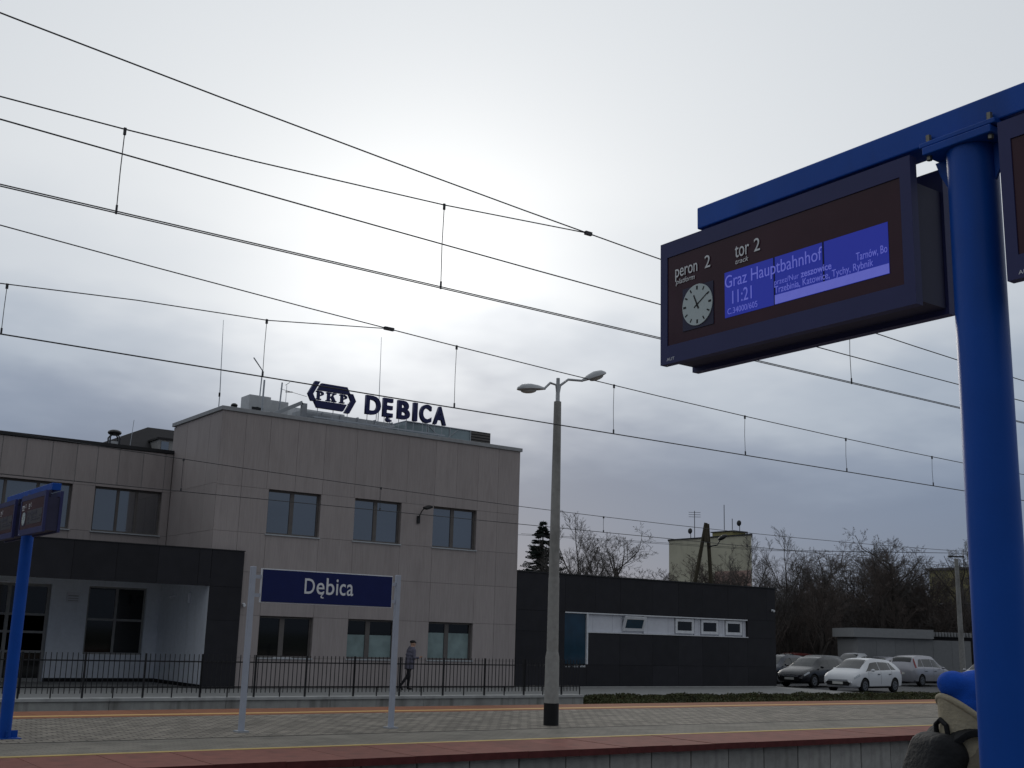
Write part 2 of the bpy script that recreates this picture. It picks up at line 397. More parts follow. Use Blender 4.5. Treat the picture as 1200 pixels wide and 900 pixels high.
for i in range(1, 48):
    link('wall_panel', pan.data, ip, (2.73+i*.9, random.uniform(-.006, .006), 0))
npf = MB().box(-30, 70, -6, 6.5, -.9, 0).build('platform', PAVE2); structure(npf)
structure(box('platform_edge', RED, None, -30, 70, 5.2, 6.55, -.08, .004))

# terrace in front of the station, car park
g = MB(); g.box(-80, 42.9, 27.6, 120, -.9, -.305); structure(g.build('pavement', PAVT))
g = MB(); g.box(42.9, 160, 29.0, 160, -.9, -.372); structure(g.build('car_park', ASPH))
g = MB(); g.box(-700, 900, 160, 1300, -.9, -.33); g.box(160, 900, -100, 160, -.9, -.33); g.box(-700, -80, 29, 160, -.9, -.33); structure(g.build('far_ground', EARTH))
rw = thing('retaining_wall', 'low stained concrete wall carrying the black railings behind the far platform', 'wall', (10, 27.4, -.9))
x = -11.0
while x < 22.3:
    x1 = min(x+2.8, 22.55)
    MB().box(x+.006, x1-.006, 27.30, 27.60, -.9, -.035).build('wall_section', CONC, rw)
    MB().box(x+.004, x1-.004, 27.26, 27.72, -.033, .03).build('coping', COPE, rw)
    x = x1

# hedge
rh = random.Random(3)
hb = MB()
def hedge_leaf(mb, p, s):
    n = Vector((rh.uniform(-1, 1), rh.uniform(-1, 1), rh.uniform(-.2, 1))).normalized(); u = n.orthogonal().normalized(); v = n.cross(u)
    a = rh.random()*6.3; u, v = u*math.cos(a)+v*math.sin(a), v*math.cos(a)-u*math.sin(a)
    p = Vector(p); mb.add([p-u*s, p+v*s*.55, p+u*s, p-v*s*.55], [(0, 1, 2, 3)], 1 if rh.random() < .16 else 0)
for i in range(60000):
    px = 22.6 + 42*rh.random()**1.25
    t = rh.random(); prof = math.sin(PI*min(max(t*1.05, 0.02), .98))**.35
    hgt = (.30+.025*math.sin(px*2.1)+.02*math.sin(px*5.3+1)+.012*math.sin(px*11))*prof
    hedge_leaf(hb, (px, 27.35+1.5*t, -.33+hgt*(.55+.5*rh.random())), rh.uniform(.018, .045))
hbo = hb.build('hedge', [LEAF, LEAFB], None, fix=False); tag(hbo, 'low clipped green hedge along the far platform before the dark annex', 'hedge', kind='stuff')
hm = MB()
nx = 120
for i in range(nx+1):
    px = 22.6+i*.37; hh = .19+.02*math.sin(px*2.1)
    for (yy, zz) in ((27.36, -.6), (27.42, -.33+hh*.6), (27.7, -.33+hh), (28.4, -.33+hh), (28.75, -.33+hh*.5), (28.85, -.6)): hm.v.append((px, yy, zz))
for i in range(nx):
    for k in range(5): hm.f.append((i*6+k, i*6+k+1, i*6+k+7, i*6+k+6)); hm.m.append(0)
hmo = hm.build('hedge_mass', LEAF, None, smooth=True); hmo.parent = hbo; stuff(hmo)

# ------------------------------------------------------------------ railing fence
fe = thing('railing_fence', 'black steel railing of thin upright bars on the low concrete wall', 'fence', (10, 27.42, .03))
XF0, XF1 = -4.5, 22.5
MB().box(XF0, XF1, 27.40, 27.44, .255, .285).build('rail', DARKM, fe)
MB().box(XF0, XF1, 27.405, 27.435, .845, .875).build('rail', DARKM, fe)
bm_ = MB().box(-.0078, .0078, -.0078, .0078, 0, .90).mesh('bar', DARKM)
x = XF0+.06
while x < XF1-.03:
    link('bar', bm_, fe, (x, 27.385, .135)); x += .118
pmd = MB().box(-.02, .02, -.02, .02, 0, 1.06).mesh('post', DARKM)
sd = MB().box(-.012, .012, -.012, .012, 0, .24).mesh('stub', DARKM)
for k in range(-12, 8):
    x = 12.15+1.38*k
    link('post', pmd, fe, (x, 27.42, -.02))
    link('stub', sd, fe, (x+.69, 27.42, .02))

# ------------------------------------------------------------------ station building
F = 37.5
sb = thing('station_building', 'two-storey station with beige panel tower, dark entrance portico and rooftop sign', 'station building', (18, 40, -.3))
G = .009
def panels(parent, xs, zs, y, m, skip=(), th=.03, name='panel', side=None, G=.009):
    for i in range(len(xs)-1):
        for j in range(len(zs)-1):
            cx, cz = (xs[i]+xs[i+1])/2, (zs[j]+zs[j+1])/2
            if any(a < cx < b and c < cz < e for a, b, c, e in skip): continue
            mb = MB(); a0, a1, c0, c1 = xs[i]+G/2, xs[i+1]-G/2, zs[j]+G/2, zs[j+1]-G/2
            q = random.uniform(-.003, .003)
            if side is None: mb.box(a0, a1, y+q, y+th, c0, c1)
            else: mb.box(side+q, side+th, a0, a1, c0, c1)
            mb.build(name, m, parent)
def backing(parent, xs, zs, y0, y1, m, skip=(), name='wall'):
    mb = MB()
    for i in range(len(xs)-1):
        for j in range(len(zs)-1):
            cx, cz = (xs[i]+xs[i+1])/2, (zs[j]+zs[j+1])/2
            if any(a < cx < b and c < cz < e for a, b, c, e in skip): continue
            mb.box(xs[i], xs[i+1], y0, y1, zs[j], zs[j+1])
    return mb.build(name, m, parent)
def window(parent, x0, x1, z0, z1, y, mull=(.5,), trans=(), fm=None, gm=None, fwid=.06, mw=.16, sill=True, film=None, name='window', reflection_sheet=None):
    fm = fm or FRAME; gm = gm or GLASS
    f = MB()
    f.box(x0, x0+fwid, y, y+.07, z0, z1); f.box(x1-fwid, x1, y, y+.07, z0, z1)
    f.box(x0+fwid, x1-fwid, y, y+.07, z0, z0+fwid); f.box(x0+fwid, x1-fwid, y, y+.07, z1-fwid, z1)
    cuts = [x0+fwid] + [c for t in mull for c in (x0+(x1-x0)*t-mw/2, x0+(x1-x0)*t+mw/2)] + [x1-fwid]
    for k in range(1, len(cuts)-1, 2): f.box(cuts[k], cuts[k+1], y+.003, y+.067, z0+fwid, z1-fwid)
    zc = [z0+fwid] + [c for t in trans for c in (z0+(z1-z0)*t-.04, z0+(z1-z0)*t+.04)] + [z1-fwid]
    for k in range(1, len(zc)-1, 2):
        for q in range(0, len(cuts)-1, 2): f.box(cuts[q], cuts[q+1], y+.006, y+.064, zc[k], zc[k+1])
    fo = f.build(name, fm, parent)
    for q in range(0, len(cuts)-1, 2):
        for k in range(0, len(zc)-1, 2):
            MB().box(cuts[q], cuts[q+1], y+.035, y+.05, zc[k], zc[k+1]).build('pane', gm, fo)
            if film: MB().box(cuts[q]+.01, cuts[q+1]-.01, y+.031, y+.0335, zc[k], zc[k]+(zc[k+1]-zc[k])*film).build('frosted_film', FROST, fo)
            if reflection_sheet and q == reflection_sheet[0]: MB().box(cuts[q]+.005, cuts[q+1]-.005, y+.031, y+.0335, zc[k]+(zc[k+1]-zc[k])*reflection_sheet[1], zc[k+1]).build('reflection_sheet', reflection_sheet[2], fo)  # glass sheet over the upper part of a pane, standing in for a reflected streak
    if sill: MB().box(x0-.05, x1+.05, y-.20, y+.02, z0-.045, z0-.004).build('sill', ZINC, fo)
    return fo
XT = [14.72, 15.6, 16.53, 17.6, 18.68, 19.98, 21.03, 22.19, 23.43, 24.42, 25.43, 26.40, 27.46]
XM = [14.72, 15.6, 16.63, 18.65, 20.03, 22.0, 23.42, 25.42, 26.40, 27.46]
UW = [(16.63, 18.65, 4.88, 6.44), (20.03, 22.0, 4.88, 6.44), (23.42, 25.42, 4.88, 6.44)]
LW = [(16.63, 18.65, .70, 2.10), (20.03, 22.0, .70, 2.10), (23.42, 25.42, .70, 2.10)]
panels(sb, XT, [6.44, 9.0], F, BEIGE)
ZM = [-.29, .70, 2.10, 3.55, 4.88, 6.44]
panels(sb, XM, ZM, F, BEIGE, UW+LW)
backing(sb, XM, ZM, F+.032, F+.4, JOINT, UW+LW)
box('wall', JOINT, sb, 14.752, 27.43, F+.032, F+.4, 6.44, 8.98)
box('wall', BEIGE, sb, 27.10, 27.455, F+.41, 42.3, -.3, 8.98)
box('wall', BEIGE, sb, 14.8, 27.09, 42.0, 42.3, 4.2, 8.98)
box('wall', BEIGE, sb, 14.752, 15.0, F+.41, 42.31, 4.1, 8.98)
panels(sb, [F+.035, 38.6, 39.7, 40.8, 41.97], [4.15, 4.88, 6.50, 9.0], 0, BEIGE, side=14.72)
box('roof', DARKM, sb, 15.01, 27.09, F+.41, 41.99, 8.6, 8.75)
box('parapet_coping', COPING, sb, 14.66, 27.53, F-.06, F+.42, 9.003, 9.145, bevel=.01)
box('parapet_coping', COPING, sb, 14.66, 15.06, F+.424, 42.32, 9.003, 9.145, bevel=.01)
box('parapet_coping', COPING, sb, 15.064, 27.096, 41.95, 42.32, 9.003, 9.145)
box('wall', BEIGE, sb, 15.001, 27.09, 42.31, 46.9, -.3, 7.4)
box('roof', DARKM, sb, 15.001, 27.09, 42.31, 46.9, 7.403, 7.5)
box('parapet_coping', COPING, sb, 27.10, 27.53, F+.424, 42.32, 9.003, 9.145, bevel=.01)
for (a, b, c, e) in UW: window(sb, a+.01, b-.01, c+.01, e-.01, F+.15, (.48,), mw=.15, reflection_sheet=(0, .45, GLASS) if a < 17 else None)
for k, (a, b, c, e) in enumerate(LW): window(sb, a+.01, b-.01, c+.01, e-.01, F+.15, (.45,), gm=GLASSD, mw=.18, film=(0, .62, .74)[k], fm=FRAME)
for (a, b, c, e) in LW[:1]: MB().box(a+.62, a+1.30, F+.03, F+.10, c-.002, c+.02).build('sill_item', WHITE, sb)
# left wing
W = 42.0
xw = [-8.6, -7.75, -6.9, -6.05, -5.2, -4.35, -3.5, -2.65, -1.8, -.95, -.1, .75, 1.6, 2.45, 3.3, 4.15, 5.0, 5.85, 6.9, 7.85, 8.72, 9.5, 10.38, 11.22, 11.95, 12.72, 13.6, 14.42, 14.715]
panels(sb, xw, [6.58, 7.93], W, BEIGE, G=.034)
box('wall', PALE, sb, -8.6, 14.71, W+.032, W+.35, 6.585, 7.92)
WW = [(11.98, 14.42, 4.88, 6.48), (7.9, 11.2, 4.88, 6.48), (3.2, 6.5, 4.88, 6.48)]
xw2 = [-8.6, -4, -.5, 3.2, 6.5, 7.9, 11.2, 11.98, 14.42, 14.715]
panels(sb, xw2, [4.10, 4.88, 6.48, 6.578], W, BEIGE, WW)
backing(sb, xw2, [4.10, 4.88, 6.48, 6.578], W+.032, W+.35, JOINT, WW)
box('parapet_coping', DARKM, sb, -8.7, 14.71, W-.05, W+.4, 7.935, 8.06)
window(sb, 11.99, 14.41, 4.89, 6.47, W+.14, (.36, .64), mw=.10)
window(sb, 7.91, 11.19, 4.89, 6.47, W+.14, (.33, .66), mw=.10)
window(sb, 3.21, 6.49, 4.89, 6.47, W+.14, (.33, .66), mw=.10)
box('roof', DARKM, sb, -8.6, 14.70, W+.36, 50, 7.5, 7.7)
# entrance recess below
RW = [(12.14, 14.2, .62, 2.97), (8.2, 10.88, -.30, 2.97)]
xr = [-8.6, 8.2, 10.88, 12.14, 14.2, 14.72]
backing(sb, xr, [-.30, .62, 2.97, 3.45], W, W+.3, RENDER, RW)
window(sb, 12.15, 14.19, .63, 2.96, W+.10, (.5,), (.51,), fm=FRAMEG, gm=GLASSD, mw=.09, sill=False)
dr = window(sb, 8.21, 10.87, -.29, 2.96, W+.10, (.5,), (.68, .50, .30), fm=FRAMEG, gm=GLASSD, fwid=.10, mw=.12, sill=False, name='door')
MB().tube([(9.70, W+.05, .75), (9.70, W+.05, 1.35)], .018, 8).build('handle', GALV, dr, smooth=True)
box('notice', WHITEP, sb, 11.40, 11.86, W-.02, W-.004, 2.36, 2.72)
for k, (a, b) in enumerate(((2.42, 2.44), (2.50, 2.52), (2.58, 2.61))): box('notice_line', FRAMEG, sb, 11.45, 11.80, W-.024, W-.021, a, b)
box('skirting', CHARJ, sb, 10.89, 14.70, W-.03, W-.003, -.30, -.18)
# inner side wall of the recess (tower flank), with skirting and lamp
box('wall', RENDER, sb, 14.69, 14.714, F-.12, W-.001, -.30, 3.255)
box('skirting', CHARJ, sb, 14.66, 14.687, F-.118, W-.035, -.30, -.18)
box('wall_lamp', WHITEP, sb, 14.58, 14.687, 38.9, 39.1, 2.45, 2.80, bevel=.02)
MB().tube([(14.68, 40.4, 2.72), (14.43, 40.35, 2.66)], .05, 10).build('door_camera', WHITEP, sb, smooth=True)
# portico: dark clad frame
box('portico', CHARJ, sb, -8.6, 14.78, F+.035, W-.002, 3.30, 4.19)
box('portico', CHARJ, sb, 14.78, 15.82, F-.118, F-.002, -.28, 4.19)
box('portico', CHARJ, sb, 14.785, 14.95, F+.035, F+.6, -.28, 3.29)
px_ = [-8.6, -7.3, -6.0, -4.65, -3.3, -1.95, -.6, .75, 2.1, 3.45, 4.8, 6.15, 7.5, 8.85, 10.2, 11.56, 12.9, 14.27, 14.695]
panels(sb, px_, [3.005, 4.21], F-.15, CHAR, th=.03)
box('portico', CHARJ, sb, -8.6, 14.775, F-.118, F+.033, 3.01, 4.20)
panels(sb, [14.70, 15.85], [-.29, .52, 1.90, 3.005, 4.21], F-.15, CHAR)
box('canopy_ceiling', RENDER, sb, -8.6, 14.70, F+.036, W-.01, 3.26, 3.297)
box('portico_lining', CHAR, sb, 15.823, 15.85, F-.118, F-.003, -.29, 4.20)
box('portico_coping', DARKM, sb, -8.6, 15.87, F-.17, F-.004, 4.213, 4.24)

# cameras and lamps on the walls
def dome_camera(x, y, z, label):
    t = thing('security_camera', label, 'camera', (x, y, z), 'small white cameras on the station walls')
    MB().box(x-.05, x+.05, y-.02, y, z-.05, z+.05).build('mount', WHITE, t)
    MB().tube([(x, y-.02, z), (x-.02, y-.16, z-.03)], .05, 10).build('camera_body', WHITE, t, smooth=True)
dome_camera(16.0, F-.003, 2.45, 'small white camera on the beige wall beside the portico')
dome_camera(42.35, F-.033, 3.18, 'small white camera high on the right end of the dark annex')
fl = thing('floodlight', 'small dark floodlight on a bracket between the two right upper windows', 'floodlight', (22.75, F, 5.9))
MB().box(22.68, 22.80, F-.06, F-.004, 5.72, 6.0).build('mount', DARKM, fl)
MB().tube([(22.74, F-.06, 5.95), (22.76, F-.25, 6.2), (22.80, F-.35, 6.28)], .02, 8).build('arm', DARKM, fl, smooth=True)
MB().obox((22.90, F-.42, 6.31), (.30, .26, .09), (.2, -.35, 0)).build('lamp_head', DARKM, fl, bevel=.02)

# ------------------------------------------------------------------ annex
an = thing('annex_building', 'long low black-clad annex with a white strip of small windows', 'annex', (35, 40, -.3))
ZJ = [-.26, .60, 1.885]
xa_top = [27.48, 29.94, 31.54, 32.92, 34.79, 36.32, 37.80, 39.44, 40.70, 42.0, 42.62]
panels(an, xa_top, [2.70, 4.19], F, CHAR)
panels(an, [27.48, 29.94], [-.26, .60, 1.885, 2.70], F, CHAR)
panels(an, [31.13, 32.92, 34.79, 36.32, 37.80, 39.44, 40.70], [-.26, .60, 1.885], F, CHAR)
panels(an, [40.70, 42.62], [-.26, .60, 1.885, 2.70], F, CHAR)
panels(an, [29.94, 31.13], [-.26, .60], F, CHAR)
box('wall', CHARJ, an, 27.48, 42.59, F+.20, 47, -.3, 4.17)
box('wall', CHARJ, an, 27.48, 29.94, F+.032, F+.197, -.3, 4.17)
box('wall', CHARJ, an, 31.15, 42.59, F+.032, F+.197, -.3, 1.88)
box('wall', CHARJ, an, 29.945, 40.69, F+.032, F+.197, 2.71, 4.17)
box('wall', CHARJ, an, 40.71, 42.59, F+.032, F+.197, 1.885, 4.17)
box('coping', DARKM, an, 27.47, 42.66, F-.04, F+.3, 4.195, 4.24)
box('plinth', COPE, an, 27.48, 42.62, F-.02, F+.03, -.30, -.264)
for k in range(5): 
    ya = F+.01+k*1.9
    for (c0, c1) in ((-.26, 1.88), (1.89, 4.19)): MB().box(42.595, 42.625, ya, ya+1.888, c0, c1).build('panel', CHAR, an)
# white strip
SY = F+.10
wx = [(31.18, 31.50), (31.51, 32.58), (32.59, 33.10), (34.36, 34.58), (34.59, 35.78), (35.79, 36.16), (37.40, 37.64), (37.65, 37.74), (38.93, 39.15), (39.16, 39.30), (40.48, 40.698)]
for a, b in wx: MB().box(a, b, SY, SY+.04, 1.93, 2.67).build('white_panel', WHITEP, an)
for a, b in ((33.12, 34.35), (36.18, 37.38), (37.76, 38.92), (39.32, 40.46)): MB().box(a, b, SY+.055, SY+.09, 1.93, 2.67).build('white_panel', WHITEP, an)
box('strip_sill', FRAMEW, an, 31.13, 40.72, F-.03, SY+.09, 1.89, 1.925)
box('strip_trim', FRAMEW, an, 29.95, 40.70, F-.012, F-.003, 2.655, 2.70)
box('strip_trim', FRAMEW, an, 31.10, 31.17, F-.02, F+.09, .62, 2.65)
for a, b in ((36.22, 37.34), (37.80, 38.88), (39.36, 40.42)):
    window(an, a, b, 1.99, 2.62, SY-.03, (), fm=FRAMEW, gm=GLASSD, fwid=.12, sill=False)
tw = MB(); c = Vector((33.72, SY-.10, 2.32)); rot = (R(-22), 0, 0)
def tl(mb, x0, x1, z0, z1, y0, y1):
    v = [Vector((x, y, z)) for z in (z0, z1) for x, y in ((x0, y0), (x1, y0), (x1, y1), (x0, y1))]
    Rm = Euler((R(20), 0, 0)).to_matrix()
    mb.add([c + Rm @ q for q in v], [(0,3,2,1),(4,5,6,7),(0,1,5,4),(1,2,6,5),(2,3,7,6),(3,0,4,7)])
tl(tw, -.60, -.49, -.31, .31, -.04, .03); tl(tw, .49, .60, -.31, .31, -.04, .03); tl(tw, -.49, .49, -.31, -.20, -.04, .03); tl(tw, -.49, .49, .20, .31, -.04, .03)
two = tw.build('window', FRAMEW, an)
tp = MB(); tl(tp, -.489, .489, -.199, .199, -.01, .01); tp.build('pane', TEAL, two)
box('blue_door_glazing', TEAL, an, 29.98, 31.09, F+.06, F+.10, .62, 2.65)
for k in range(3):
    for i in range(4): box('door_letter', WHITE, an, 30.02+k*.38+i*.075, 30.02+k*.38+i*.075+.035, F-.006, F-.0035, .50, .56+.02*(i % 2))

# ------------------------------------------------------------------ rooftop
rs = thing('rooftop_sign', 'dark blue rooftop sign with hexagonal emblem and station name letters', 'sign', (21, 38.4, 9.0))
SYR = 38.4
cx0, cz0 = 19.27, 10.22
def poly(pts, name, par, m=NAVYD, y0=SYR-.07, y1=SYR+.07): return MB().prism([(cx0+a, cz0+b) for a, b in pts], y0, y1).build(name, m, par)
tb = [(-.48, .47), (.60, .47), (.76, .20), (-.62, .20)]
lc = [(-.54, .52), (-.74, .52), (-1.0, .02), (-.86, -.24), (-.66, -.24), (-.80, .02)]
em = poly(tb, 'emblem', rs); poly([(-a, -b) for a, b in tb], 'emblem_band', em)
poly(lc, 'emblem_chevron', em); poly([(-a, -b) for a, b in lc], 'emblem_chevron', em)
def P_(x0):
    mb = MB(); z0, z1 = cz0-.165, cz0+.165
    def b(xa, xb, za, zb, k=0): mb.box(x0+xa, x0+xb, SYR-.071+k, SYR+.05, za, zb)
    b(.05, .14, z0+.035, z1-.035); b(0, .20, z0, z0+.04); b(0, .16, z1-.04, z1)
    arc = [(x0+.14+.13*math.cos(t)*1.1+.02, cz0+.075+.09*math.sin(t)) for t in [PI/2-PI*i/10 for i in range(11)]]
    inn = [(x0+.14+.07*math.cos(t)+.02, cz0+.075+.045*math.sin(t)) for t in [-PI/2+PI*i/10 for i in range(11)]]
    for i in range(10):
        mb.prism([arc[i], arc[i+1], inn[9-i], inn[10-i]], SYR-.0705, SYR+.05)
    b(.14, .17, cz0+.12, cz0+.165, .0015); b(.14, .17, cz0-.015, cz0+.03, .0015)
    return mb
def K_(x0):
    mb = MB(); z0, z1 = cz0-.165, cz0+.165
    mb.box(x0+.05, x0+.14, SYR-.071, SYR+.05, z0+.04, z1-.04)
    for xa, xb, za, zb in ((0, .19, z0, z0+.04), (0, .19, z1-.04, z1), (.24, .42, z0, z0+.04), (.24, .40, z1-.04, z1)): mb.box(x0+xa, x0+xb, SYR-.071, SYR+.05, za, zb)
    mb.prism([(x0+.14, cz0-.03), (x0+.28, z1-.04), (x0+.36, z1-.04), (x0+.14, cz0+.05-.12)], SYR-.068, SYR+.05)
    mb.prism([(x0+.19, cz0+.02), (x0+.27, cz0+.06), (x0+.38, z0+.04), (x0+.27, z0+.04)], SYR-.0695, SYR+.05)
    return mb
P_(cx0-.66).build('emblem_letter', NAVYD, em); K_(cx0-.24).build('emblem_letter', NAVYD, em); P_(cx0+.32).build('emblem_letter', NAVYD, em)
for ch, xa, xb in (('D', 20.71, 21.36), ('E', 21.47, 21.90), ('B', 22.12, 22.67), ('I', 22.83, 23.01), ('C', 23.14, 23.66), ('A', 23.77, 24.36)):
    lo = letters('letter', ch, NAVYD, rs, (xa, SYR, 9.83), FACE_S, height=.70, width=xb-xa, extrude=.07, offset=.035)
MB().prism([(21.72, 9.84), (21.64, 9.76), (21.62, 9.69), (21.66, 9.62), (21.76, 9.60), (21.86, 9.63), (21.85, 9.70), (21.78, 9.69), (21.73, 9.72), (21.74, 9.77), (21.84, 9.84)], SYR-.07, SYR+.07).build('ogonek', NAVYD, rs)
for x in (18.75, 19.4, 20.0, 20.85, 21.25, 21.6, 21.85, 22.25, 22.6, 22.92, 23.35, 23.55, 23.9, 24.25):
    MB().tube([(x, SYR+.08, 8.75), (x, SYR+.08, 9.95 if x > 20.5 else 10.1)], .014, 6).build('support', GALV, rs)
MB().box(18.6, 24.4, SYR+.06, SYR+.10, 9.38, 9.44).build('support_rail', GALV, rs)
# air conditioners
def ac(x0, x1, y0, y1, z0, z1, label):
    t = thing('air_conditioner', label, 'air conditioner', ((x0+x1)/2, (y0+y1)/2, 8.75), 'air conditioning units on the tower roof')
    MB().box(x0, x1, y0, y1, z0, z1).build('casing', ACW, t, bevel=.02)
    MB().box(x0+.12, x1-.3, y0-.012, y0-.003, z0+.1, z0+(z1-z0)*.5).build('fan_opening', DARKM, t)
    MB().tube([((x0+x1)/2-.1, y0-.02, z0+(z1-z0)*.3), ((x0+x1)/2-.1, y0-.03, z0+(z1-z0)*.3)], .2, 16).build('fan', DARKM, t)
    for sx in (x0+.1, x1-.2): MB().box(sx, sx+.1, y0+.05, y1-.05, 8.75, z0-.002).build('foot', GALV, t)
ac(16.68, 17.55, 40, 40.8, 9.3, 10.22, 'white air conditioning unit nearest the tower roof corner')
ac(17.62, 18.55, 40.6, 41.4, 9.3, 10.25, 'pale air conditioning unit just left of the rooftop emblem')
fr = thing('roof_frame', 'pale steel frame with sloping beam behind the rooftop emblem', 'steel frame', (19, 40, 8.75))
MB().obox((17.95, 39.4, 9.75), (1.35, .12, .14), (0, R(-28), 0)).build('beam', ZINC, fr)
MB().box(18.52, 18.74, 39.34, 39.46, 8.75, 10.05).build('post', ZINC, fr)
MB().box(18.75, 19.75, 39.35, 39.42, 9.55, 9.68).build('beam', ZINC, fr)
MB().obox((20.2, 40.6, 9.62), (3.6, 1.6, .05), (R(20), 0, R(2))).build('plate', GALV, fr)
MB().obox((20.0, 40.0, 9.55), (3.0, .10, .10), (0, R(1), 0)).build('beam', GALV, fr)
MB().obox((21.9, 39.3, 9.50), (1.3, .08, .09), (0, R(-16), 0)).build('beam', WHITE, fr)
for x in (19.0, 20.5, 21.7): MB().box(x, x+.05, 39.8, 39.85, 8.75, 9.7).build('post', GALV, fr)
rd = thing('roof_duct', 'long pale ventilation duct lying behind the emblem and first letters', 'ventilation duct', (20.8, 40.6, 8.75))
MB().box(18.85, 22.95, 40.1, 40.9, 9.30, 9.93).build('casing', ZINC, rd, bevel=.01)
for k in range(6): MB().box(18.95+k*.78, 19.0+k*.78, 40.06, 40.94, 9.27, 9.96).build('flange', GALV, rd)
MB().box(19.0, 21.2, 41.0, 41.9, 9.4, 10.18).build('upper_casing', ACW, rd, bevel=.01)
for k in range(3): MB().box(19.3+k*1.5, 19.4+k*1.5, 40.2, 40.8, 8.75, 9.297).build('foot', GALV, rd)
sg = thing('roof_skylight', 'greenish glazed box on the tower roof below the name letters', 'skylight', (24.8, 40, 8.75))
MB().box(23.1, 26.25, 39.4, 41, 8.75, 9.94).build('glazing', SKYL, sg)
for x in (23.1, 24.15, 25.2, 26.22): MB().box(x, x+.035, 39.37, 39.398, 8.75, 9.94).build('bar', GALV, sg)
MB().box(23.08, 26.28, 39.36, 41.02, 9.942, 9.975).build('frame', GALV, sg)
MB().tube([(24.2, 39.38, 9.9), (24.9, 39.38, 9.35), (25.6, 39.38, 9.9)], .012, 5).build('brace', GALV, sg)
vb = thing('vent_box', 'dark grey louvred box at the right of the tower roof', 'vent', (26.9, 40, 8.75))
MB().box(26.30, 27.4, 39.6, 40.6, 8.75, 10.02).build('casing', DARKM, vb)
for k in range(7): MB().box(26.33, 27.37, 39.57, 39.598, 9.2+k*.115, 9.275+k*.115).build('slat', FRAME, vb)
def antenna(pts, r, label, extras=()):
    t = thing('antenna', label, 'antenna', pts[0], 'antennas on the station roofs')
    MB().tube(pts, r, 6).build('mast', GALV, t)
    for p, q, rr in extras: MB().tube([p, q], rr, 6).build('element', DARKM, t)
antenna([(15.52, 40, 8.75), (15.52, 40, 10.1), (15.42, 40, 12.85)], [.02, .018, .008], 'tall thin whip antenna at the left corner of the tower roof', [((15.51, 40, 9.95), (15.51, 40, 10.1), .035)])
antenna([(22.18, 40, 8.75), (22.18, 40, 10.6), (22.13, 40, 13.38)], [.02, .016, .008], 'tall whip antenna rising behind the name letters')
antenna([(17.03, 39.6, 8.75), (17.05, 39.6, 10.75)], .035, 'short thick mast before the white air conditioner')
antenna([(17.42, 40.9, 8.75), (17.50, 40.9, 11.40), (17.02, 40.7, 11.80)], .025, 'mast with bent top leaning left on the tower roof')
antenna([(17.86, 40, 8.75), (17.95, 40, 10.85)], .03, 'short mast carrying a fishbone aerial left of the emblem', [((17.9, 40, 10.6), (19.1, 40.2, 10.5), .008), ((18.05, 39.9, 10.75), (18.35, 40.2, 10.95), .012), ((18.3, 39.8, 10.5), (18.3, 40.4, 10.6), .02)])
antenna([(18.6, 41, 8.75), (18.6, 41, 11.0)], .01, 'very thin short aerial just left of the emblem')
cw = thing('roof_cowl', 'black chimney cowl on legs on the left wing roof', 'chimney cowl', (13.35, 45, 7.7))
for a in range(4): MB().tube([(13.35+.2*math.cos(a*PI/2+.7), 45+.2*math.sin(a*PI/2+.7), 7.7), (13.35+.26*math.cos(a*PI/2+.7), 45+.26*math.sin(a*PI/2+.7), 8.75), (13.35+.12*math.cos(a*PI/2+.7), 45+.12*math.sin(a*PI/2+.7), 8.9)], .03, 6).build('leg', DARKM, cw)
MB().ell((13.35, 45, 8.95), (.27, .27, .12), 12, 6).build('cap', DARKM, cw)
MB().box(13.2, 13.5, 44.85, 45.15, 7.7, 8.6).build('flue', ZINC, cw)
antenna([(13.95, 45, 7.7), (14.05, 45, 9.55)], .01, 'very thin aerial beside the black chimney cowl')
mv = thing('roof_vent', 'small dark vent pipe at the left corner of the tower roof', 'vent', (15.95, 39.6, 8.75))
MB().tube([(15.95, 39.6, 8.75), (15.95, 39.6, 9.6)], .09, 10).build('pipe', ZINC, mv, smooth=True)
MB().ell((15.95, 39.6, 9.62), (.13, .13, .09), 10, 6).build('cap', DARKM, mv, smooth=True)

# ------------------------------------------------------------------ platform furniture
ns = thing('station_name_sign', 'blue station name board between two pale posts on the far platform', 'sign', (9.5, 18.7, 0))
for x in (8.11, 10.97):
    MB().box(x-.045, x+.045, 18.66, 18.74, 0, 2.72).build('post', POSTG, ns, bevel=.008)
    MB().box(x-.10, x+.10, 18.60, 18.80, 0, .025).build('foot', GALV, ns)
pn = MB().box(8.26, 10.84, 18.665, 18.715, 2.12, 2.695).build('board', WHITE, ns, bevel=.004)
MB().box(8.275, 10.825, 18.655, 18.663, 2.135, 2.68).build('blue_field', NAVY, pn)
for ch, xa, xb in (('D', 9.07, 9.265), ('e', 9.30, 9.455), ('b', 9.49, 9.65), ('i', 9.685, 9.725), ('c', 9.755, 9.875), ('a', 9.90, 10.03)):
    letters('letter', ch, WHITE, pn, (xa, 18.654, 2.305), FACE_S, width=xb-xa, height=dict(D=.262, e=.198, b=.285, i=.275, c=.198, a=.198)[ch], extrude=.0015, offset=.006)
MB().prism([(9.425, 2.310), (9.395, 2.285), (9.385, 2.262), (9.395, 2.240), (9.425, 2.232), (9.450, 2.238), (9.446, 2.256), (9.425, 2.252), (9.412, 2.260), (9.412, 2.275), (9.425, 2.292), (9.450, 2.312)], 18.6525, 18.6545).build('ogonek', WHITE, pn)
for z_ in (2.24, 2.55):
    MB().box(8.157, 8.258, 18.675, 18.705, z_-.03, z_+.03).build('bracket', POSTG, ns)
    MB().box(10.842, 10.923, 18.675, 18.705, z_-.03, z_+.03).build('bracket', POSTG, ns)

